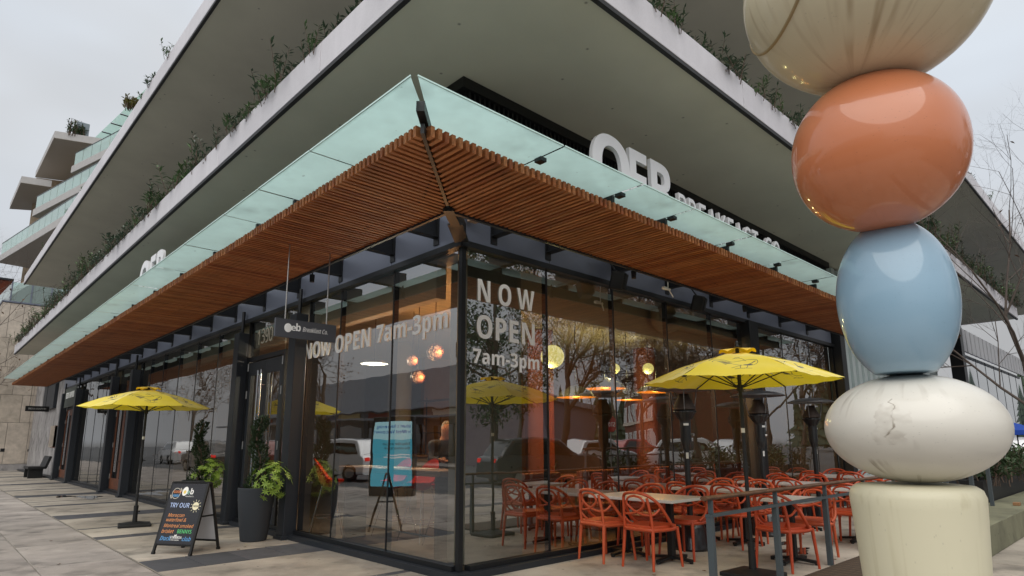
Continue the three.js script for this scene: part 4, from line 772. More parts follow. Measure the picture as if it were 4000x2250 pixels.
{
  const near = treeGeo(4101, 7.2, 5, { r: 0.075, dens: 0.74, leaf: 0.012 });
  const p = atD(4035, 1500, 14.5);
  tree('bare_tree', 'bare winter tree with thin grey branches in front of the roof slabs beyond the patio', near, [p.x, p.z], 2.6, 1.0, null, M.barkGrey);
  const q = atD(-180, 1500, 30);
  tree('bare_tree', 'bare street tree whose twigs cross the pale stone wall', near, [q.x, q.z], 2.2, 1.35, null, M.barkGrey);
  const g1 = treeGeo(4203, 9, 5, { dens: 0.72, leaf: 0.6, r: 0.16 }), g2 = treeGeo(4309, 8.5, 5, { dens: 0.70, leaf: 0.45, r: 0.14 });
  { // broad-leaved evergreen beside the lot
    const r = mulberry(4555), l = [], cl = []; for (let i = 0; i < 90; i++) { const a = r() * 6.28, f = r(), y = 2.6 + f * 7, rad = (1.1 + 1.9 * Math.sin(Math.min(1, f * 1.15) * 3.0)) * Math.pow(r(), 0.5); cl.push(V3(Math.cos(a) * rad, y, Math.sin(a) * rad)); }
    for (const c of cl) for (let k = 0; k < 70; k++) { const d = V3(r() - 0.5, r() - 0.5, r() - 0.5).normalize(); l.push([c.clone().addScaledVector(d, 0.62 * Math.pow(r(), 0.5)), V3(r() - 0.5, r() - 0.6, r() - 0.5).normalize(), V3(r() - 0.5, 1, r() - 0.5).normalize(), 0.2, 0.05]); }
    const m = mirrored(1930, 1700, 24, 'z'), t = thing('evergreen_tree', 'dense dark evergreen tree mirrored behind the stacked window words', 'tree', [m.x, -0.13, m.z]);
    part('trunk', join([bar([0, 0, 0], [0.1, 4.5, 0], 0.2, 0.12), bar([0.1, 4.5, 0], [0, 9, 0.1], 0.12, 0.03), ...cl.slice(0, 24).map(c => bar([0.08, c.y * 0.8, 0], c.toArray(), 0.05, 0.015, 5))]), M.bark, t); part('crown', leafGeo(l), M.leafHedge, t);
  }
  const refl = (px, L, axis) => { const m = mirrored(px, 1700, L, axis); return [m.x, m.z]; };
  const spots = [[2190, 26, 'z', g1, 1.0], [2020, 34, 'z', g2, 1.1], [2500, 33, 'z', g2, 1.1], [2720, 30, 'z', g1, 1.0], [2960, 34, 'z', g2, 1.05], [3130, 42, 'z', g1, 1.0], [1260, 36, 'x', g2, 1.0], [1000, 46, 'x', g1, 1.0], [740, 66, 'x', g2, 1.05], [560, 84, 'x', g1, 1.1]];
  spots.forEach(([px, L, ax, g, s], i) => tree('street_tree', ax === 'z' ? 'street tree with a few dry brown leaves mirrored in the patio windows' : 'street tree with bare branches mirrored in the street windows', g, refl(px, L, ax), i * 1.3, s, ax === 'z' ? 'trees facing the patio' : 'trees along the street'));
}
// ---------------------------------------------------------------- neighbours on the left: stone-clad block, apartment tower
{
  const s = thing('stone_building', 'pale stone-clad block closing the view at the end of the terrace', 'building');
  const zf = -38, xl = -1.78, xr = 0.62;
  part('core', span(xl + 0.05, 14, -0.1, 9.15, -52, zf - 0.06), M.concreteWall, s);
  // cladding stones: coursed rows with open joints
  const rows = [0.35, 2.55, 4.05, 5.55, 7.15, 9.1], R = mulberry(31);
  part('plinth', span(xl + 0.02, 0.6, -0.1, 0.34, zf - 0.06, zf + 0.03), M.concreteWall, s);
  for (let i = 0; i < rows.length - 1; i++) { let x = xl; const w = i % 2 ? [0.5, 0.95, 0.45, 0.5] : [0.35, 0.62, 0.95, 0.48]; for (const q of w) { part('stone', rbox(q - 0.018, rows[i + 1] - rows[i] - 0.018, 0.06, 0.004, x + q / 2, (rows[i] + rows[i + 1]) / 2, zf - 0.01, 1), M.stone[Math.floor(R() * 3)], s); x += q; } }
  for (let i = 0; i < rows.length - 1; i++) for (let k = 0; k < 5; k++) part('stone', rbox(0.06, rows[i + 1] - rows[i] - 0.018, 2.38, 0.004, xl + 0.02, (rows[i] + rows[i + 1]) / 2, zf - 1.3 - k * 2.4, 1), M.stone[Math.floor(R() * 3)], s);
  part('coping', span(xl - 0.05, 9, 9.12, 9.2, zf - 8, zf + 0.06), M.steelBand, s);
  for (let i = 0; i < 3; i++) { const g = part('balustrade_glass', new THREE.PlaneGeometry(0.86, 1.1), M.balGlass, s); g.position.set(xl + 0.75 + i * 0.9, 9.76, zf - 0.1); part('balustrade_post', span(xl + 0.27 + i * 0.9, xl + 0.33 + i * 0.9, 9.2, 10.33, zf - 0.14, zf - 0.06), M.steelBand, s); }
  part('balustrade_glass', (() => { const g = new THREE.BufferGeometry(); g.setAttribute('position', new THREE.Float32BufferAttribute([xl + 0.3, 9.2, zf - 0.1, xl, 9.2, zf - 6, xl, 10.3, zf - 6, xl + 0.3, 9.2, zf - 0.1, xl, 10.3, zf - 6, xl + 0.3, 10.3, zf - 0.1], 3)); g.setAttribute('uv', new THREE.Float32BufferAttribute(new Array(12).fill(0), 2)); g.computeVertexNormals(); return g; })(), M.balGlass, s);
  part('terrace_wall', span(0.9, 9, 9.2, 12, zf - 1.2, zf - 1.0), M.glass, s);
  part('vent', span(-0.96, -0.78, 1.0, 1.18, zf + 0.021, zf + 0.03), M.steelDark, s); part('vent', span(0.2, 0.33, 1.0, 1.13, zf + 0.021, zf + 0.03), M.steelDark, s);
  // side wall of grey concrete between the shop fronts and the stone block
  const c = thing('concrete_wall', 'smooth grey concrete side wall between the last shop door and the stone block', 'wall');
  part('wall', span(0.24, 0.9, -0.1, 5.7, -37.9, -26.2), M.concreteWall, c);
  part('dark_panel', span(0.1, 0.235, 3.05, 5.7, -33.6, -30.2), M.steel, c);
  const nb = thing('menu_case', 'small wooden notice case with a lit panel on the grey concrete wall', 'notice case', [0.12, 1.25, -28.4]);
  part('case', rbox(0.22, 0.95, 0.62, 0.01, 0, 0.47, 0), M.woodDoor, nb); part('side_panel', rbox(0.24, 0.9, 0.02, 0.004, -0.13, 0.47, 0.3), M.stone[0], nb); part('panel', span(-0.118, -0.112, 0.1, 0.85, -0.25, 0.25), emit('#ffe2b0', 0.6, '#b09a70'), nb);
  // bench
  const b = thing('bench', 'dark angular bench on the terrace by the grey concrete wall', 'bench', [-0.42, 0, -28.3], 0);
  part('seat', rbox(0.62, 0.1, 1.5, 0.01, -0.05, 0.42, 0), M.black, b); part('backrest', rbox(0.1, 0.5, 1.5, 0.01, 0, 0, 0).rotateZ(-0.28).translate(0.3, 0.65, 0), M.black, b);
  part('leg', rbox(0.5, 0.37, 0.12, 0.008, -0.08, 0.185, 0.6), M.black, b); part('leg', rbox(0.5, 0.37, 0.12, 0.008, -0.08, 0.185, -0.6), M.black, b);
  const cor = atD(12, 1170, 60); const ct = thing('corten_pier', 'rust-brown pier beside the stone block', 'pier', [cor.x, 0, cor.z]); part('shaft', rbox(1.3, 17.0, 1.3, 0.02, -0.2, 8.5, 0), std('#7d3b1e', 0.85, { map: concreteTex }), ct); part('cap', rbox(1.5, 0.2, 1.5, 0.02, -0.2, 17.1, 0), M.steel, ct);
}
{
  // apartment tower far behind, its balconies stepping back floor by floor
  const t = thing('apartment_tower', 'distant apartment tower with stepped white balcony slabs and glass balustrades', 'building');
  const P2 = (x, y, Y) => { const p = atY(x, y, Y); return [p.x, p.z]; };
  const dirOf = (a, b) => { const d = [b[0] - a[0], b[1] - a[1]], l = Math.hypot(...d); return [d[0] / l, d[1] / l]; };
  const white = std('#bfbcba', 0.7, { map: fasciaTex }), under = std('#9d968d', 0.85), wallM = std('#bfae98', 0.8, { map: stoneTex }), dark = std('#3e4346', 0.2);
  const level = (Y, a, b, back, balc = true, h = 0.62, ext = 14) => { // a: far/left end, b: near/right end (ground points), slab grows behind the line
    const d = dirOf(a, b), n = [d[1] * -1, d[0]]; const nn = [Math.abs(n[0]) , n[0] > 0 ? n[1] : -n[1]]; const b2 = [b[0] + d[0] * ext, b[1] + d[1] * ext];
    const q = [a, b2, [b2[0] + nn[0] * back, b2[1] + nn[1] * back], [a[0] + nn[0] * back, a[1] + nn[1] * back]];
    const s = part('balcony_slab', prism(q, Y, Y + h), white, t);
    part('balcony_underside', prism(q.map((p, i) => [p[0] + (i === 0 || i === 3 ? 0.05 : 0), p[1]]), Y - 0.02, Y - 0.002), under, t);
    if (balc) {
      const L = Math.hypot(b2[0] - a[0], b2[1] - a[1]), N = Math.floor(L / 1.5); const inset = 0.15;
      for (let i = 0; i < N; i++) { const f0 = i * 1.5 + 0.1, f1 = f0 + 1.42, p0 = [a[0] + d[0] * f0 + nn[0] * inset, a[1] + d[1] * f0 + nn[1] * inset], p1 = [a[0] + d[0] * f1 + nn[0] * inset, a[1] + d[1] * f1 + nn[1] * inset];
        part('balustrade_glass', boxBar([p0[0], Y + h + 0.62, p0[1]], [p1[0], Y + h + 0.62, p1[1]], 0.02, 1.2), phy('#cfe6e0', 0.1, { transmission: 0.55, thickness: 0, ior: 1.7 }), s); }
      part('balustrade_rail', boxBar([a[0] + nn[0] * 0.15, Y + h + 1.25, a[1] + nn[1] * 0.15], [b2[0] + nn[0] * 0.15, Y + h + 1.25, b2[1] + nn[1] * 0.15], 0.06, 0.06), dark, s);
    }
    return { d, nn };
  };
  const Y0 = 18;
  level(Y0 - 3.4, P2(-40, 1200, Y0 - 3.4), P2(120, 1110, Y0 - 3.4), 10, false);
  const A = level(Y0, P2(-10, 1025, Y0), P2(205, 895, Y0), 11), B = level(Y0 + 3.1, P2(125, 845, Y0 + 3.1), P2(260, 775, Y0 + 3.1), 10), Cc = level(Y0 + 6.2, P2(276, 676, Y0 + 6.2), P2(400, 615, Y0 + 6.2), 9);
  // walls behind the balconies
  const wl = (Y, p, d, nn, off, len, back, h = 2.5) => { const a = [p[0] + nn[0] * off, p[1] + nn[1] * off], b = [a[0] + d[0] * len, a[1] + d[1] * len]; part('tower_wall', prism([a, b, [b[0] + nn[0] * back, b[1] + nn[1] * back], [a[0] + nn[0] * back, a[1] + nn[1] * back]], Y, Y + h), wallM, t); for (let i = 1; i < len / 2.4; i++) { const w0 = [a[0] + d[0] * (i * 2.4 - 1.8) - nn[0] * 0.03, a[1] + d[1] * (i * 2.4 - 1.8) - nn[1] * 0.03], w1 = [w0[0] + d[0] * 1.7, w0[1] + d[1] * 1.7]; part('window', boxBar([w0[0], Y + 1.3, w0[1]], [w1[0], Y + 1.3, w1[1]], 0.05, 2.2), M.glass, t); } };
  wl(Y0 + 0.62, P2(-10, 1025, Y0), A.d, A.nn, 1.8, 26, 8); wl(Y0 + 3.72, P2(125, 845, Y0 + 3.1), B.d, B.nn, 1.6, 20, 8); wl(Y0 + 6.82, P2(276, 676, Y0 + 6.2), Cc.d, Cc.nn, 1.6, 18, 7);
  // projecting roof slab with its soffit, seen from below, and the smaller one behind
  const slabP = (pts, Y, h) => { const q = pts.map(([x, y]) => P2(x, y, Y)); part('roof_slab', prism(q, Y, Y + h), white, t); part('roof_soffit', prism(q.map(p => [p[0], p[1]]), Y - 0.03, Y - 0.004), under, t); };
  slabP([[211, 537], [137, 691], [300, 712], [430, 572]], 27.3, 0.62);
  slabP([[81, 712], [37, 815], [140, 822], [200, 730]], 24.6, 0.6);
  { const a = P2(137, 691, 27.3), b = P2(240, 705, 27.3); part('tower_wall', prism([[a[0] + 0.1, a[1]], [b[0], b[1]], [b[0] + 6, b[1] + 4], [a[0] + 6, a[1] - 2]], 16, 27.26), wallM, t); }
  // glass pergola and planter on the roof
  const pg = [P2(300, 620, 31), P2(640, 300, 31)];
  for (let i = 0; i < 9; i++) { const f = i / 9, g = (i + 0.94) / 9, a = [pg[0][0] + (pg[1][0] - pg[0][0]) * f, pg[0][1] + (pg[1][1] - pg[0][1]) * f], b = [pg[0][0] + (pg[1][0] - pg[0][0]) * g, pg[0][1] + (pg[1][1] - pg[0][1]) * g]; part('pergola_glass', boxBar([a[0] + 1.2, 31.5, a[1]], [b[0] + 1.2, 31.5, b[1]], 2.4, 0.03), phy('#e2f4f0', 0.5, { transmission: 0.7, thickness: 0 }), t); part('pergola_beam', boxBar([a[0], 31.44, a[1]], [a[0] + 2.4, 31.44, a[1]], 0.08, 0.1), dark, t); }
  const tp = atY(318, 535, 28.2); part('roof_planter', rbox(0.9, 1.6, 0.9, 0.03, tp.x, 28.6, tp.z), std('#7b868d', 0.6), t);
  part('roof_edge', boxBar([pg[0][0], 28.1, pg[0][1]], [pg[1][0], 28.1, pg[1][1]], 0.4, 0.5), white, t);
  // roof shrubs
  const r = mulberry(661);
  [[300, 505, 28.6, 1.9], [520, 392, 29.6, 1.2]].forEach(([x, y, Y, h], i) => { const p = atY(x, y, Y), [l, st] = sprig(r, 46, 1.2, 1.0, h, 0.26, 0.06); const s = thing('roof_shrub', ['tall green shrub at the corner of the distant tower roof', 'yellowish shrub on the distant tower roof behind the glass'][i], 'shrub', [p.x, Y - 0.9, p.z]); part('foliage', leafGeo(l), i ? std('#6e6a35', 0.8, { side: THREE.DoubleSide }) : M.leafHedge, s); part('stems', stemGeo(st, 0.03), M.bark, s); });
}

// ---------------------------------------------------------------- fittings under the canopies
{
  const spk = (x, y, z, turn, label) => { const s = thing('outdoor_speaker', label, 'speaker', [x, y, z], turn, 'speakers under the patio canopy'); part('cabinet', rbox(0.2, 0.26, 0.2, 0.03), M.black, s); part('grille', rbox(0.17, 0.22, 0.02, 0.01, 0, 0, 0.105), M.louvre, s); part('yoke', join([bar([0, 0.12, -0.05], [0, 0.26, -0.2], 0.012), rbox(0.08, 0.1, 0.02, 0.004, 0, 0.28, -0.22)]), M.steelDark, s); s.rotation.x = 0.3; };
  spk(2.55, 3.62, 0.3, 0.5, 'black loudspeaker fixed under the patio canopy, nearer the glazed corner'); spk(4.7, 3.62, 0.3, 0.4, 'black loudspeaker fixed under the patio canopy, farther from the glazed corner');
  const c = thing('security_camera', 'small white camera arm hanging under the patio canopy', 'camera', [3.3, 3.58, 0.62]);
  part('arm', join([bar([0, 0, 0], [0.02, 0.28, 0], 0.008), bar([-0.11, -0.02, 0], [0.05, -0.01, 0], 0.018), bar([0.03, -0.02, 0], [0.1, -0.12, 0.02], 0.009)]), M.letterWhite, c); part('head', rbox(0.1, 0.04, 0.05, 0.01, -0.08, -0.01, 0), M.letterWhite, c);
  for (const [x, y, z, l] of [[-0.72, 3.62, -2.3, 'small black spotlight hanging from the street canopy beam'], [2.3, 3.62, 0.74, 'small black spotlight hanging from the patio canopy beam, nearer the glazed corner'], [5.4, 3.62, 0.74, 'small black spotlight hanging from the patio canopy beam, farther from the glazed corner']]) { const s = thing('spotlight', l, 'light', [x, y, z]); part('stem', cyl(0.01, 0.01, 0.1, 0, 0, 0, 8), M.steelDark, s); part('can', cyl(0.03, 0.035, 0.1, 0, -0.1, 0, 14), M.steelDark, s); }
}

// ---------------------------------------------------------------- inside the restaurant
{
  const lamp = (x, y, z, col, k, dist) => { const l = new THREE.PointLight(new THREE.Color(col), k, dist, 2); l.position.set(x, y, z); l.castShadow = true; l.shadow.radius = 4; scene.add(l); };
  // pierced globe pendants
  const cut = (R) => { const g = plain(new THREE.IcosahedronGeometry(R, 5)), p = g.attributes.position, r = mulberry(71), keep = []; for (let i = 0; i < p.count; i += 3) if (r() > 0.42) for (let k = 0; k < 3; k++) keep.push(p.getX(i + k), p.getY(i + k), p.getZ(i + k)); const o = new THREE.BufferGeometry(); o.setAttribute('position', new THREE.Float32BufferAttribute(keep, 3)); o.setAttribute('uv', new THREE.Float32BufferAttribute(new Array(keep.length / 3 * 2).fill(0), 2)); o.computeVertexNormals(); return o; };
  const shellMat = std('#5a2c18', 0.6, { side: THREE.DoubleSide });
  [[1700, 1375, 9.0, 0.125, 'pierced globe pendant lamp, the highest one inside the street windows'], [1632, 1472, 9.6, 0.115, 'pierced globe pendant lamp, the lowest one inside the street windows'], [1612, 1408, 10.4, 0.10, 'pierced globe pendant lamp half hidden behind a window bar']].forEach(([px, py, D, R, lb]) => {
    const p = atD(px, py, D), t = thing('globe_pendant', lb, 'lamp', [p.x, p.y, p.z], 0, 'globe pendants'); part('shell', cut(R), shellMat, t); part('bulb', new THREE.SphereGeometry(R * 0.8, 20, 14), emit('#ffb680', 1.15, '#442211'), t); part('cord', bar([0, R, 0], [0, 3.6 - p.y, 0], 0.006), M.steelDark, t); lamp(p.x, p.y - 0.02, p.z + R + 0.02, '#ffb070', 2.5, 0);
  });
  // shallow orange dish pendants over the dining room
  [[2250, 1553, 11.2, 0.36, 'orange-lined dish pendant seen beside the interior column'], [2362, 1519, 12.2, 0.42, 'orange-lined dish pendant, the widest one behind the patio windows'], [2452, 1563, 11.8, 0.3, 'orange-lined dish pendant, the lowest one behind the patio windows'], [2565, 1532, 13, 0.42, 'orange-lined dish pendant farthest from the glazed corner']].forEach(([px, py, D, R, lb]) => {
    const p = atD(px, py, D), t = thing('dish_pendant', lb, 'lamp', [p.x, p.y, p.z], 0, 'dish pendants'); part('shade', lathe([[R, 0], [R * 0.8, 0.1], [R * 0.3, 0.2], [0.03, 0.22], [0.0005, 0.22]], 36), std('#5a554d', 0.6, { side: THREE.DoubleSide }), t); part('lining', new THREE.CircleGeometry(R * 0.98, 36).rotateX(Math.PI / 2).translate(0, 0.004, 0), emit('#ff8a1e', 1.25, '#5a2a08'), t); part('cord', bar([0, 0.22, 0], [0, 3.6 - p.y, 0], 0.006), M.steelDark, t); lamp(p.x, p.y - 0.05, p.z, '#ff9a40', 1.4, 0);
  });
  // round pale wall lamps
  [[2158, 1393, 10.6, 0.2, 'pale yellow globe lamp just behind the interior column'], [2402, 1440, 12.4, 0.1, 'pale yellow globe lamp behind the third patio window bar'], [2532, 1440, 13.4, 0.12, 'pale yellow globe lamp above the yellow umbrella']].forEach(([px, py, D, R, lb]) => { const p = atD(px, py, D), t = thing('globe_lamp', lb, 'lamp', [p.x, p.y, p.z], 0, 'pale globe lamps'); part('globe', new THREE.SphereGeometry(R, 28, 20), emit('#ffe98a', 0.85, '#77704a'), t); part('cord', bar([0, R, 0], [0, 3.6 - p.y, 0], 0.006), M.steelDark, t); lamp(p.x - 0.1, p.y - R - 0.05, p.z, '#ffe9a0', 2.2, 0); });
  const dp = atD(1462, 1420, 10.5), dl = thing('ceiling_lamp', 'flat white disc lamp glowing inside the street windows', 'lamp', [dp.x, dp.y, dp.z]); part('disc', cyl(0.24, 0.24, 0.03, 0, 0, 0, 32), M.steelDark, dl); part('diffuser', cyl(0.23, 0.23, 0.006, 0, -0.008, 0, 32), emit('#fff2d8', 1.2, '#777777'), dl); part('stem', bar([0, 0.03, 0], [0, 3.6 - dp.y, 0], 0.008), M.steelDark, dl); lamp(dp.x, dp.y - 0.06, dp.z, '#fff0d8', 9, 0);
  // high table with stools
  const tb = thing('high_table', 'long oak high table along the inside of the street windows', 'table', [0.5, 0.05, -1.95]);
  part('tabletop', rbox(0.55, 0.07, 2.6, 0.008, 0, 0.985, 0), M.oak, tb); for (const z of [-1.1, 1.1]) part('leg', rbox(0.35, 0.95, 0.06, 0.006, 0, 0.475, z), M.black, tb);
  part('foot_rail', bar([0, 0.2, -1.1], [0, 0.2, 1.1], 0.015), M.chrome, tb);
  const st = thing('bar_stool', 'x', 'stool');
  const shell = (() => { const g = new THREE.SphereGeometry(0.24, 24, 16, 0, Math.PI * 2, Math.PI * 0.5, Math.PI * 0.5); const p = g.attributes.position; for (let i = 0; i < p.count; i++) { const x = p.getX(i), y = p.getY(i), z = p.getZ(i); p.setXYZ(i, x * 0.95, (y + 0.24) * 0.5 + Math.max(0, x + 0.02) * 1.25 * Math.min(1, (0.24 + y) * 6), z * 0.95); } g.computeVertexNormals(); return g.translate(0, 0.68, 0); })();
  part('seat_shell', shell, phy('#cf3418', 0.4, { side: THREE.DoubleSide }), st);
  for (const [a, b] of [[1, 1], [1, -1], [-1, 1], [-1, -1]]) part('leg', bar([a * 0.24, 0, b * 0.24], [a * 0.09, 0.7, b * 0.09], 0.008, 0.008, 6), M.chrome, st);
  part('foot_ring', tube([[0.185, 0.25, 0.185], [-0.185, 0.25, 0.185], [-0.185, 0.25, -0.185], [0.185, 0.25, -0.185]], 0.007, 24, 6, true), M.chrome, st);
  [[1.0, -0.98, 0.2, 'red bucket stool at the high table, at the glazed corner end'], [1.02, -1.52, -0.1, 'red bucket stool at the high table, second from the glazed corner'], [1.05, -2.15, 0.1, 'red bucket stool at the high table, third from the glazed corner'], [1.02, -2.8, 0, 'red bucket stool at the high table, fourth from the glazed corner'], [0.42, -3.75, 2.6, 'red bucket stool standing alone near the door end of the high table'], [1.75, -1.6, 1.2, 'red bucket stool behind the others, near the interior column']].forEach(([x, z, a, l], i) => { const s = i ? copy(st, l) : st; s.userData.label = l; s.userData.group = 'red bar stools'; s.position.set(x, 0.05, z); s.rotation.y = a; });
  // menus and cups on the table
  const menu = std('#e9e7e2', 0.6); [[-2.7, 0.1], [-2.0, -0.15], [-1.35, 0.1]].forEach(([z, a], i) => { const m = solo('menu_card', box(0.22, 0.006, 0.3), menu, 'white menu card lying on the oak high table', 'menu', 'menus on the high table'); m.position.set(0.52, 1.073, z); m.rotation.y = a; void i; });
  // booths and dining tables deeper in
  for (let i = 0; i < 4; i++) { const b = thing('booth_seat', 'rust-orange booth bench inside behind the patio windows', 'bench', [2.2 + i * 2.2, 0.05, -1.15], 0, 'booth benches'); part('seat', rbox(1.7, 0.42, 0.5, 0.03, 0, 0.21, 0), M.booth, b); part('backrest', rbox(1.7, 0.5, 0.14, 0.03, 0, 0.65, -0.2), M.booth, b); }
  for (let i = 0; i < 4; i++) { const b = thing('dining_table', 'dark square dining table inside behind the patio windows', 'table', [2.4 + i * 2.2, 0.05, -2.6], 0, 'inside dining tables'); part('tabletop', rbox(1.2, 0.04, 0.75, 0.006, 0, 0.73, 0), M.oak, b); part('pedestal', cyl(0.04, 0.04, 0.71, 0, 0, 0), M.black, b); part('foot', cyl(0.25, 0.22, 0.02, 0, 0, 0, 20), M.black, b); }
  const cab = thing('service_counter', 'dark service counter with shelves at the back of the room', 'counter', [4.2, 0.05, -6.9]); part('body', rbox(1.4, 1.05, 2.2, 0.01, 0, 0.525, 0), M.interiorDark, cab); part('top', rbox(1.5, 0.05, 2.3, 0.01, 0, 1.075, 0), M.oak, cab);
  for (let i = 0; i < 3; i++) part('shelf', rbox(0.3, 0.03, 2.0, 0.004, 0.85, 1.6 + i * 0.4, 0), M.oak, cab); part('shelf_post', join([bar([0.98, 0, 0.95], [0.98, 2.5, 0.95], 0.015), bar([0.98, 0, -0.95], [0.98, 2.5, -0.95], 0.015)]), M.black, cab);
}
// people inside
function person(label, pos, turn, J, colors, hairLen) {
  // J: joints in metres; skin, top and trousers are told apart by vertex colours on one continuous surface
  const bones = [['hip', 'chest', 0.15, 0.165], ['chest', 'neck', 0.15, 0.06], ['neck', 'headc', 0.055, 0.06], ['shL', 'shR', 0.075, 0.075], ['hipL', 'hipR', 0.1, 0.1], ['shL', 'elL', 0.058, 0.046], ['elL', 'wrL', 0.044, 0.03], ['shR', 'elR', 0.058, 0.046], ['elR', 'wrR', 0.044, 0.03], ['hipL', 'knL', 0.088, 0.062], ['knL', 'anL', 0.06, 0.04], ['hipR', 'knR', 0.088, 0.062], ['knR', 'anR', 0.06, 0.04], ['anL', 'toL', 0.04, 0.032], ['anR', 'toR', 0.04, 0.032]];
  const head = J.headc, fdir = J.face; const N = 60, S = 1.05, cy = 0.85;
  const mc = new MarchingCubes(N, new THREE.MeshBasicMaterial(), false, false, 60000); mc.isolation = 0;
  const segs = bones.map(([a, b, r0, r1]) => { const A = J[a], B = J[b], d = [B[0] - A[0], B[1] - A[1], B[2] - A[2]]; return [A, d, d[0] * d[0] + d[1] * d[1] + d[2] * d[2] || 1e-6, r0, r1]; });
  const sd = (x, y, z) => { let s = 0; const k = 34; for (const [A, d, dd, r0, r1] of segs) { const px = x - A[0], py = y - A[1], pz = z - A[2]; let t = (px * d[0] + py * d[1] + pz * d[2]) / dd; t = t < 0 ? 0 : t > 1 ? 1 : t; const q = Math.hypot(px - d[0] * t, py - d[1] * t, pz - d[2] * t) - (r0 + (r1 - r0) * t); if (q < 0.25) s += Math.exp(-k * q); }
    const hx = x - head[0], hy = y - head[1], hz = z - head[2]; const hq = Math.hypot(hx / 0.078, hy / 0.112, hz / 0.092); s += Math.exp(-60 * (hq - 1) * 0.09);
    const nx = hx - fdir[0] * 0.092, ny = hy + 0.012, nz = hz - fdir[1] * 0.092; s += Math.exp(-90 * (Math.hypot(nx, ny, nz) - 0.014)); return -Math.log(Math.max(s, 1e-9)) / k; };
  for (let kz = 0; kz < N; kz++) for (let ky = 0; ky < N; ky++) for (let kx = 0; kx < N; kx++) { const f = (i) => (i - N / 2) / (N / 2) * S; mc.field[kx + ky * N + kz * N * N] = -sd(f(kx), f(ky) + cy, f(kz)); }
  mc.update(); const n = mc.count, P = mc.positionArray.slice(0, n * 3), Nn = mc.normalArray.slice(0, n * 3), col = new Float32Array(n * 3), c = (h) => new THREE.Color(h);
  const skin = c(colors[0]), top = c(colors[1]), leg = c(colors[2]), shoe = c('#1c1b1b');
  for (let i = 0; i < n; i++) { P[i * 3] *= S; P[i * 3 + 1] = P[i * 3 + 1] * S + cy; P[i * 3 + 2] *= S; const y = P[i * 3 + 1], hd = Math.hypot(P[i * 3] - J.wrL[0], y - J.wrL[1], P[i * 3 + 2] - J.wrL[2]), he = Math.hypot(P[i * 3] - J.wrR[0], y - J.wrR[1], P[i * 3 + 2] - J.wrR[2]); const q = y > J.neck[1] + 0.02 || hd < 0.06 || he < 0.06 ? skin : y > J.hip[1] + 0.02 ? top : y > J.anL[1] + 0.05 ? leg : shoe; col.set([q.r, q.g, q.b], i * 3); }
  const g = new THREE.BufferGeometry(); g.setAttribute('position', new THREE.BufferAttribute(P, 3)); g.setAttribute('normal', new THREE.BufferAttribute(Nn, 3)); g.setAttribute('color', new THREE.BufferAttribute(col, 3)); g.setAttribute('uv', new THREE.BufferAttribute(new Float32Array(n * 2), 2));
  const t = thing('person', label, 'person', pos, turn); part('body', g, new THREE.MeshStandardMaterial({ vertexColors: true, roughness: 0.75 }), t);
  const hg = new THREE.SphereGeometry(1, 22, 16, 0, Math.PI * 2, 0, Math.PI * 0.58).scale(0.086, 0.12, 0.1).translate(head[0] - fdir[0] * 0.016, head[1] + 0.012, head[2] - fdir[1] * 0.016); part('hair', hairLen ? [hg, new THREE.SphereGeometry(1, 16, 12).scale(0.085, 0.14, 0.06).translate(head[0] - fdir[0] * 0.07, head[1] - 0.07, head[2] - fdir[1] * 0.07)] : hg, std(colors[3], 0.8), t);
  const ex = -fdir[1], ez = fdir[0]; for (const s of [-1, 1]) part('eye', new THREE.SphereGeometry(0.01, 10, 8).translate(head[0] + fdir[0] * 0.078 + ex * 0.032 * s, head[1] + 0.008, head[2] + fdir[1] * 0.082 + ez * 0.032 * s), M.black, t);
  // hands: palm, four fingers and a thumb
  for (const [w, e] of [['wrL', 'elL'], ['wrR', 'elR']]) { const W = V3(...J[w]), d = W.clone().sub(V3(...J[e])).normalize(), sd2 = new THREE.Vector3().crossVectors(d, V3(0, 1, 0)); if (sd2.length() < 0.1) sd2.set(1, 0, 0); sd2.normalize(); const pc = W.clone().addScaledVector(d, 0.045), gs = [new THREE.SphereGeometry(1, 10, 8).scale(0.04, 0.045, 0.035).translate(pc.x, pc.y, pc.z)]; for (let i = 0; i < 4; i++) { const b = pc.clone().addScaledVector(sd2, (i - 1.5) * 0.019).addScaledVector(d, 0.03), L = [0.062, 0.072, 0.067, 0.052][i], m = b.clone().addScaledVector(d, L * 0.55), q = m.clone().addScaledVector(d, L * 0.4).add(V3(0, -0.02, 0)); gs.push(bar(b.toArray(), m.toArray(), 0.009, 0.008, 6), bar(m.toArray(), q.toArray(), 0.008, 0.006, 6)); } const tb = pc.clone().addScaledVector(sd2, 0.035), tt = tb.clone().addScaledVector(sd2, 0.025).addScaledVector(d, 0.035); gs.push(bar(tb.toArray(), tt.toArray(), 0.01, 0.008, 6)); part('hand', gs, std(colors[0], 0.6), t); }
  return t;
}
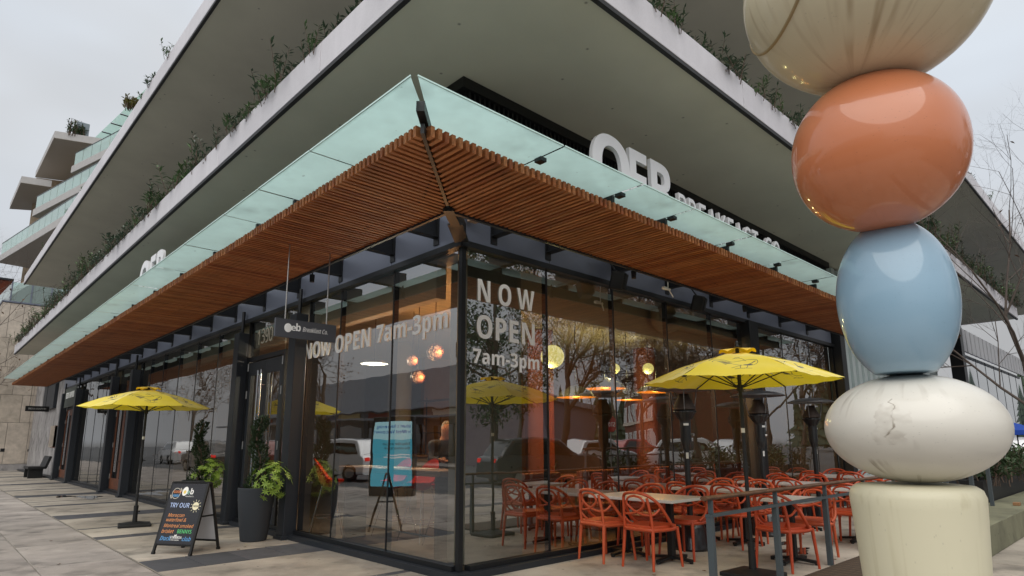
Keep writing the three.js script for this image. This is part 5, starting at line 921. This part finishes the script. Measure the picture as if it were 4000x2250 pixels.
{
  const sit = { hip: [0, 0.86, -0.02], hipL: [-0.09, 0.84, 0], hipR: [0.09, 0.84, 0], chest: [0, 1.18, 0.03], neck: [0, 1.42, 0.06], headc: [0, 1.58, 0.09], face: [0, 1], shL: [-0.19, 1.34, 0.05], shR: [0.19, 1.34, 0.05], elL: [-0.23, 1.13, 0.16], elR: [0.23, 1.13, 0.16], wrL: [-0.12, 1.13, 0.38], wrR: [0.12, 1.13, 0.38], knL: [-0.12, 0.84, 0.4], knR: [0.12, 0.84, 0.4], anL: [-0.12, 0.42, 0.36], anR: [0.12, 0.42, 0.36], toL: [-0.12, 0.38, 0.52], toR: [0.12, 0.38, 0.52] };
  const pr = person('person with short grey hair in dark clothes seated at the high table', [0, 0, 0], 0, sit, ['#b98a6e', '#23252c', '#2a2c33', '#8a847c'], false);
  pr.position.set(1.6, 0.02, -2.35); pr.rotation.y = -Math.PI / 2 + 1.1;
  const stand = { hip: [0, 0.92, 0], hipL: [-0.09, 0.9, 0], hipR: [0.09, 0.9, 0], chest: [0, 1.25, 0.0], neck: [0, 1.48, 0.02], headc: [0, 1.64, 0.05], face: [0, 1], shL: [-0.2, 1.4, 0.0], shR: [0.2, 1.4, 0.0], elL: [-0.25, 1.12, 0.02], elR: [0.25, 1.12, 0.02], wrL: [-0.2, 0.98, 0.2], wrR: [0.2, 0.98, 0.2], knL: [-0.1, 0.48, 0.03], knR: [0.11, 0.48, -0.02], anL: [-0.1, 0.07, 0], anR: [0.12, 0.07, -0.04], toL: [-0.12, 0.04, 0.16], toR: [0.14, 0.04, 0.12] };
  const p2 = person('person in a long black coat standing behind the bar stools', [2.95, 0.05, -3.0], 2.2, stand, ['#a97c62', '#17181b', '#17181b', '#1a1512'], true); void p2;
}

// ---------------------------------------------------------------- across the street and beside the plaza (mirrored in the panes)
{
  const mir = (px, L, ax) => { const m = mirrored(px, 1730, L, ax); return [m.x, m.z]; };
  // along the street: the spot on the lane at distance X from the front that a pane pixel mirrors
  const lane = (px, X) => { const a = mirrored(px, 1730, 20, 'x'), b = mirrored(px, 1730, 40, 'x'), f = (X - a.x) / (b.x - a.x); return [X, a.z + (b.z - a.z) * f]; };
  const k = mirrored(1542, 1730, 17.5, 'x');
  const kiosk = thing('information_kiosk', 'street information kiosk with a bright cyan screen facing the restaurant', 'kiosk', [k.x, 0, k.z], 0.9);
  part('housing', rbox(1.2, 2.1, 0.22, 0.02, 0, 1.06, 0), M.steel, kiosk);
  const scr = canvasTex(512, 820, (x, w, h) => { x.fillStyle = '#58bfd6'; x.fillRect(0, 0, w, h); x.fillStyle = '#b9ecf4'; x.fillRect(0, 0, w, 230); x.fillStyle = '#1f5fae'; x.font = 'bold 52px sans-serif'; x.fillText("What's happening", 24, 84); x.fillText('in West Vancouver?', 24, 150); x.font = 'bold 42px sans-serif'; x.fillStyle = '#1c4a58'; x.fillText('Subscribe and join', 24, 300); x.fillText('the conversation', 24, 356); x.fillStyle = '#f4f4f4'; x.fillRect(24, 420, 300, 14); x.fillRect(24, 452, 340, 14); });
  part('screen', new THREE.PlaneGeometry(1.06, 1.7).translate(0, 1.12, 0.112), new THREE.MeshStandardMaterial({ color: '#111111', emissive: '#ffffff', emissiveMap: scr, emissiveIntensity: 0.5, roughness: 0.3 }), kiosk);
  // cars
  const carGeo = () => {
    const side = new THREE.Shape(); side.moveTo(-2.2, 0.35); side.lineTo(-2.22, 0.85); side.quadraticCurveTo(-2.2, 0.98, -2.1, 1.0); side.lineTo(-1.95, 1.05); side.quadraticCurveTo(-1.75, 1.5, -1.55, 1.6); side.quadraticCurveTo(-0.6, 1.72, 0.35, 1.62); side.quadraticCurveTo(0.7, 1.4, 1.05, 1.08); side.quadraticCurveTo(1.8, 1.02, 2.1, 0.85); side.quadraticCurveTo(2.25, 0.7, 2.22, 0.35); side.lineTo(1.75, 0.33); side.absarc(1.38, 0.34, 0.37, 0, Math.PI, false); side.lineTo(-0.98, 0.3); side.absarc(-1.36, 0.34, 0.37, 0, Math.PI, false); side.lineTo(-2.2, 0.35);
    const g = plain(new THREE.ExtrudeGeometry(side, { depth: 1.56, bevelEnabled: true, bevelSize: 0.06, bevelThickness: 0.1, bevelSegments: 3, curveSegments: 10 }).translate(0, 0, -0.78)); const p = g.attributes.position; for (let i = 0; i < p.count; i++) { const y = p.getY(i); if (y > 1.0) p.setZ(i, p.getZ(i) * (1 - (y - 1.0) * 0.26)); } g.computeVertexNormals(); return g;
  };
  const body = carGeo();
  const glassSide = (s) => { const w = new THREE.Shape(); w.moveTo(-1.85, 1.1); w.lineTo(-1.55, 1.5); w.quadraticCurveTo(-0.6, 1.62, 0.25, 1.53); w.lineTo(0.85, 1.1); w.closePath(); const g = new THREE.ExtrudeGeometry(w, { depth: 0.012, bevelEnabled: false, curveSegments: 6 }); g.rotateX(-s * 0.24); return g.translate(0, 0.03 - 0.02, s > 0 ? 0.59 + 0.26 : -0.86).translate(0, s > 0 ? 0 : 0, s > 0 ? 0.265 - 0.27 + 0.26 - 0.25 : 0.25 - 0.26); };
  const dGlass = phy('#101418', 0.05, { clearcoat: 1 });
  function makeCar(color, label, x, z, turn, group) {
    const c = thing('parked_car', label, 'car', [x, -0.138, z], turn, group), paint = phy(color, 0.35, { clearcoat: 1, clearcoatRoughness: 0.05, metalness: 0.2 });
    part('body', body, paint, c);
    for (const s of [1, -1]) { const w = new THREE.Shape(); w.moveTo(-1.8, 0); w.lineTo(-1.5, 0.4); w.quadraticCurveTo(-0.6, 0.5, 0.22, 0.42); w.lineTo(0.8, 0); w.closePath(); const m = part('side_window', new THREE.ExtrudeGeometry(w, { depth: 0.01, bevelEnabled: false, curveSegments: 6 }), dGlass, c); m.position.set(0, 1.12, s > 0 ? 0.862 : -0.872); m.rotation.x = -s * 0.235; }
    part('windscreen', boxBar([0.42, 1.56, 0], [1.0, 1.13, 0], 1.25, 0.03), dGlass, c); part('rear_window', boxBar([-1.64, 1.55, 0], [-1.98, 1.1, 0], 1.2, 0.03), dGlass, c);
    for (const [wx, s] of [[1.38, 1], [1.38, -1], [-1.36, 1], [-1.36, -1]]) { const w = part('wheel', new THREE.TorusGeometry(0.25, 0.09, 10, 24), M.black, c); w.position.set(wx, 0.34, s * 0.78); part('rim', cyl(0.21, 0.21, 0.12, 0, -0.06, 0, 18).rotateX(Math.PI / 2), M.brushed, w); }
    for (const s of [1, -1]) { part('headlight', rbox(0.12, 0.14, 0.36, 0.03, 2.19, 0.78, s * 0.58), M.letterWhite, c); part('taillight', rbox(0.1, 0.16, 0.28, 0.03, -2.24, 0.9, s * 0.64), emit('#ff1808', 0.5, '#7a0a06'), c); part('mirror', rbox(0.14, 0.12, 0.2, 0.03, 0.75, 1.12, s * 0.98), paint, c); }
    part('bumper', rbox(0.1, 0.22, 1.5, 0.03, 2.24, 0.48, 0), M.black, c); return c;
  }
  void glassSide;
  makeCar('#e4e5e6', 'white crossover parked across the street from the glazed corner', ...lane(1345, -9.2), 1.35); makeCar('#2a2d31', 'black car parked along the street near the chalkboard sign', ...lane(830, -7.6), 1.57); makeCar('#d9dadb', 'white van-like car farther along the street', ...lane(700, -11), 1.57); makeCar('#6d1d1b', 'dark red car waiting on the street by the door', ...lane(1010, -10.5), 1.57);
  makeCar('#e2e3e4', 'white crossover on the lot facing the patio, nearest the street tree', ...mir(2330, 34, 'z'), 0.2); makeCar('#24272b', 'black estate car on the lot close to the plaza', ...mir(2110, 24, 'z'), 0.25); makeCar('#eceded', 'white four-wheel drive with roof rails on the lot behind the umbrella', ...mir(2720, 32, 'z'), 1.2); makeCar('#9c2a24', 'red car on the lot behind the stop sign', ...mir(2480, 42, 'z'), 0.1); makeCar('#b9bcbf', 'silver car on the lot beyond the heaters', ...mir(2900, 42, 'z'), 0.3);
  // stop sign
  const sp = mirrored(2378, 1730, 27, 'z'), ss = thing('stop_sign', 'red octagonal STOP sign on a grey post beside the lot', 'sign', [sp.x, -0.13, sp.z], -2.2); part('post', bar([0, 0, 0], [0, 2.3, 0], 0.03), M.brushed, ss); part('plate', new THREE.CylinderGeometry(0.38, 0.38, 0.02, 8).rotateY(Math.PI / 8).rotateX(Math.PI / 2).translate(0, 2.3, 0.045), std('#b3171b', 0.5), ss); const sw = part('word', fitText('STOP', 0.52, 0.2, 0.005), M.letterWhite, ss); sw.position.set(-0.26, 2.2, 0.056);
  // shops across the street
  const o = thing('grey_shop_building', 'long low grey shop building across the street', 'building', [0, 0, 0]);
  part('wall', span(-42, -26, -0.13, 4.2, -78, 16), std('#7d828a', 0.7, { map: fasciaTex }), o); part('parapet', span(-42.2, -25.4, 4.2, 7.3, -78.2, 16.2), std('#a9b0b9', 0.6, { map: fasciaTex }), o); part('awning', span(-26, -23.2, 3.35, 3.5, -78, 10), std('#8a8f96', 0.6), o);
  for (let i = 0; i < 16; i++) { const z = 8 - i * 5; const w = part('window', span(-26.02, -25.97, 0.4, 2.9, z - 3.6, z), dGlass, o); void w; part('shop_panel', span(-25.96, -25.9, 3.6, 4.1, z - 3.6, z), std(['#8c2f27', '#c9b27c', '#365a7d', '#ddd7c8', '#4c5a44'][i % 5], 0.7), o); part('awning_post', span(-23.4, -23.3, 0, 3.35, z - 4.3, z - 4.2), M.steelDark, o); }
  // brick block beyond the lot
  const br = thing('brick_building', 'three-storey red brick block with pale window frames beyond the lot', 'building', [47, 0, 31], -0.78);
  const brick = std('#7a3f2b', 0.85, { map: paverTex }); part('wall', span(-9, 9, -0.13, 8.2, -0.1, -8), brick, br); part('cornice', span(-9.3, 9.3, 8.2, 8.7, 0.2, -8.2), M.stone[0], br); part('band', span(-9.02, 9.02, 3.2, 3.45, 0, 0.04), M.stone[0], br);
  for (let f = 0; f < 3; f++) for (let i = 0; i < 6; i++) { const x = -7.5 + i * 3, y = 0.7 + f * 2.7; const w = part('window', span(x - 0.6, x + 0.6, y, y + 1.7, -0.09, -0.04), dGlass, br); part('frame', join([span(x - 0.68, x + 0.68, y - 0.08, y, -0.09, 0.03), span(x - 0.68, x + 0.68, y + 1.7, y + 1.78, -0.09, 0.03), span(x - 0.68, x - 0.6, y, y + 1.7, -0.09, 0.03), span(x + 0.6, x + 0.68, y, y + 1.7, -0.09, 0.03), span(x - 0.03, x + 0.03, y, y + 1.7, -0.04, 0.0)]), M.letterWhite, w); }
  const pk = thing('pale_house', 'low mauve-grey building with a flat roof beyond the lot trees', 'building', [36, 0, 36], -0.5); part('wall', span(-14, 4, -0.13, 4.4, -6, 0), std('#8b7f86', 0.8, { map: fasciaTex }), pk); part('roof', span(-14.3, 4.3, 4.4, 4.8, -6.3, 0.3), M.concreteWall, pk); for (let i = 0; i < 4; i++) part('window', span(-12 + i * 4, -10 + i * 4, 1.2, 3.0, 0.0, 0.03), dGlass, pk);
  // clipped hedge along the lot and far woods
  const hr = mulberry(91); for (let i = 0; i < 12; i++) { const [l, st] = sprig(hr, 26, 2.2, 1.0, 1.1, 0.3, 0.08); const s = thing('hedge_shrub', 'loose green hedge shrub between plaza and parking lot', 'shrub', [13 + i * 2.3, -0.13, 11.5 + i * 0.35], hr() * 6, 'hedge shrubs by the lot'); part('foliage', leafGeo(l), i % 3 === 1 ? M.leafBrown : M.leafHedge, s); part('stems', stemGeo(st, 0.02), M.bark, s); }
  // blue tents far right with poles
  const bt = atD(3905, 1750, 26); const tn = thing('blue_tent', 'small blue market tent beyond the planter wall', 'tent', [bt.x, 0, bt.z], 0.5); part('canopy', new THREE.ConeGeometry(1.6, 0.55, 4).rotateY(Math.PI / 4).translate(0, 2.1, 0), std('#1f4fb5', 0.7), tn); part('valance', join([span(-1.13, 1.13, 1.65, 1.83, 1.12, 1.14), span(-1.13, 1.13, 1.65, 1.83, -1.14, -1.12), span(-1.14, -1.12, 1.65, 1.83, -1.12, 1.12), span(1.12, 1.14, 1.65, 1.83, -1.12, 1.12)]), std('#1f4fb5', 0.7), tn); for (const [a, b] of [[1, 1], [1, -1], [-1, 1], [-1, -1]]) part('pole', bar([a * 1.1, 0, b * 1.1], [a * 1.1, 1.85, b * 1.1], 0.025), M.black, tn);
  const up = atD(3985, 1720, 34); const um = thing('market_umbrella', 'pale grey market umbrella far beyond the planter wall', 'umbrella', [up.x, 0, up.z]); part('canopy', new THREE.ConeGeometry(1.8, 0.5, 8).translate(0, 2.2, 0), std('#a9a49d', 0.8), um); part('pole', cyl(0.04, 0.04, 2.1, 0, 0, 0), M.black, um);
  const vn = atD(3990, 1800, 30); makeCar('#e8e8ea', 'white car parked beyond the black planter trough', vn.x, vn.z, 0.4);
  // wooded hillside closing the view
  const hill = []; const hrn = mulberry(191); for (let i = 0; i < 40; i++) { const a = -0.35 + i / 40 * 1.5; hill.push([150 * Math.cos(a), 150 * Math.sin(a)]); } void hill;
  const cr = thing('far_woods', 'dark line of conifers on the far side beyond the plaza', 'trees'); cr.userData.kind = 'stuff'; const cones = []; for (let i = 0; i < 150; i++) { const a = -0.5 + hrn() * 1.9, R = 100 + hrn() * 30, h = 6 + hrn() * 7, cx = R * Math.cos(a), cz = R * Math.sin(a) - 8, L = 9, pos = []; for (let k2 = 0; k2 < L; k2++) { const y0 = h * (0.08 + k2 / L * 0.84), y1 = y0 + h * 0.2, rad = (1 - k2 / L) * h * 0.2 + 0.12, n = 10; for (let q = 0; q < n; q++) { const f = (m) => { const t = m / n * 6.283, rr = rad * (m % 2 ? 0.5 : 1) * (0.7 + 0.5 * hrn()); return [cx + Math.cos(t + k2) * rr, y0 - (m % 2 ? 0 : 0.25), cz + Math.sin(t + k2) * rr]; }; pos.push(cx, y1, cz, ...f(q + 1), ...f(q)); } } const g = new THREE.BufferGeometry(); g.setAttribute('position', new THREE.Float32BufferAttribute(pos, 3)); g.setAttribute('uv', new THREE.Float32BufferAttribute(new Array(pos.length / 3 * 2).fill(0), 2)); g.computeVertexNormals(); cones.push(g); } part('crowns', join(cones), M.leafDark, cr);
}
{ // damp patches and fallen leaves
  const R = mulberry(515), wet = phy('#4d453d', 0.06, { clearcoat: 1 });
  const puddle = (x, z, a, b) => { const s = new THREE.Shape(), ph = R() * 6; for (let i = 0; i <= 40; i++) { const t = i / 40 * 6.283, k = 0.72 + 0.2 * Math.sin(t * 3 + ph) + 0.12 * Math.sin(t * 7 + ph * 2); const px = Math.cos(t) * a * k, pz = Math.sin(t) * b * k; i ? s.lineTo(px, pz) : s.moveTo(px, pz); } structure('puddle', new THREE.ShapeGeometry(s).rotateX(-Math.PI / 2).translate(x, 0.0042, z), wet); };
  puddle(-0.75, -14.9, 0.35, 0.9); puddle(-1.2, -15.6, 0.25, 0.5); puddle(4.2, 1.75, 0.4, 0.22); puddle(4.75, 1.4, 0.22, 0.12);
  const lf = leafGeo([[V3(0, 0, 0), V3(1, 0, 0), V3(0, 1, 0), 0.07, 0.02], [V3(0.035, 0.002, 0), V3(0.6, 0.1, 0.8).normalize(), V3(0, 1, 0), 0.035, 0.012]]);
  const spots = [[-3.0, -2.6], [-3.7, -3.1], [-2.9, -3.9], [-2.5, -2.4], [-3.5, -4.6], [-1.0, -3.5], [-0.85, -3.62], [-2.7, -6.2], [-3.2, -1.9], [3.95, 2.3], [2.2, 1.55], [2.5, 1.75], [1.6, 1.3], [-1.9, -1.2]];
  for (const [x, z] of spots) { const m = solo('fallen_leaf', lf, M.leafBrown, 'small dry brown leaf lying on the paving', 'leaf', 'fallen leaves'); m.position.set(x, 0.006, z); m.rotation.y = R() * 6.28; m.scale.setScalar(0.7 + R() * 0.5); }
}
scene.traverse(o => { if (o.isMesh) { o.castShadow = true; o.receiveShadow = true; } });
renderer.render(scene, camera);
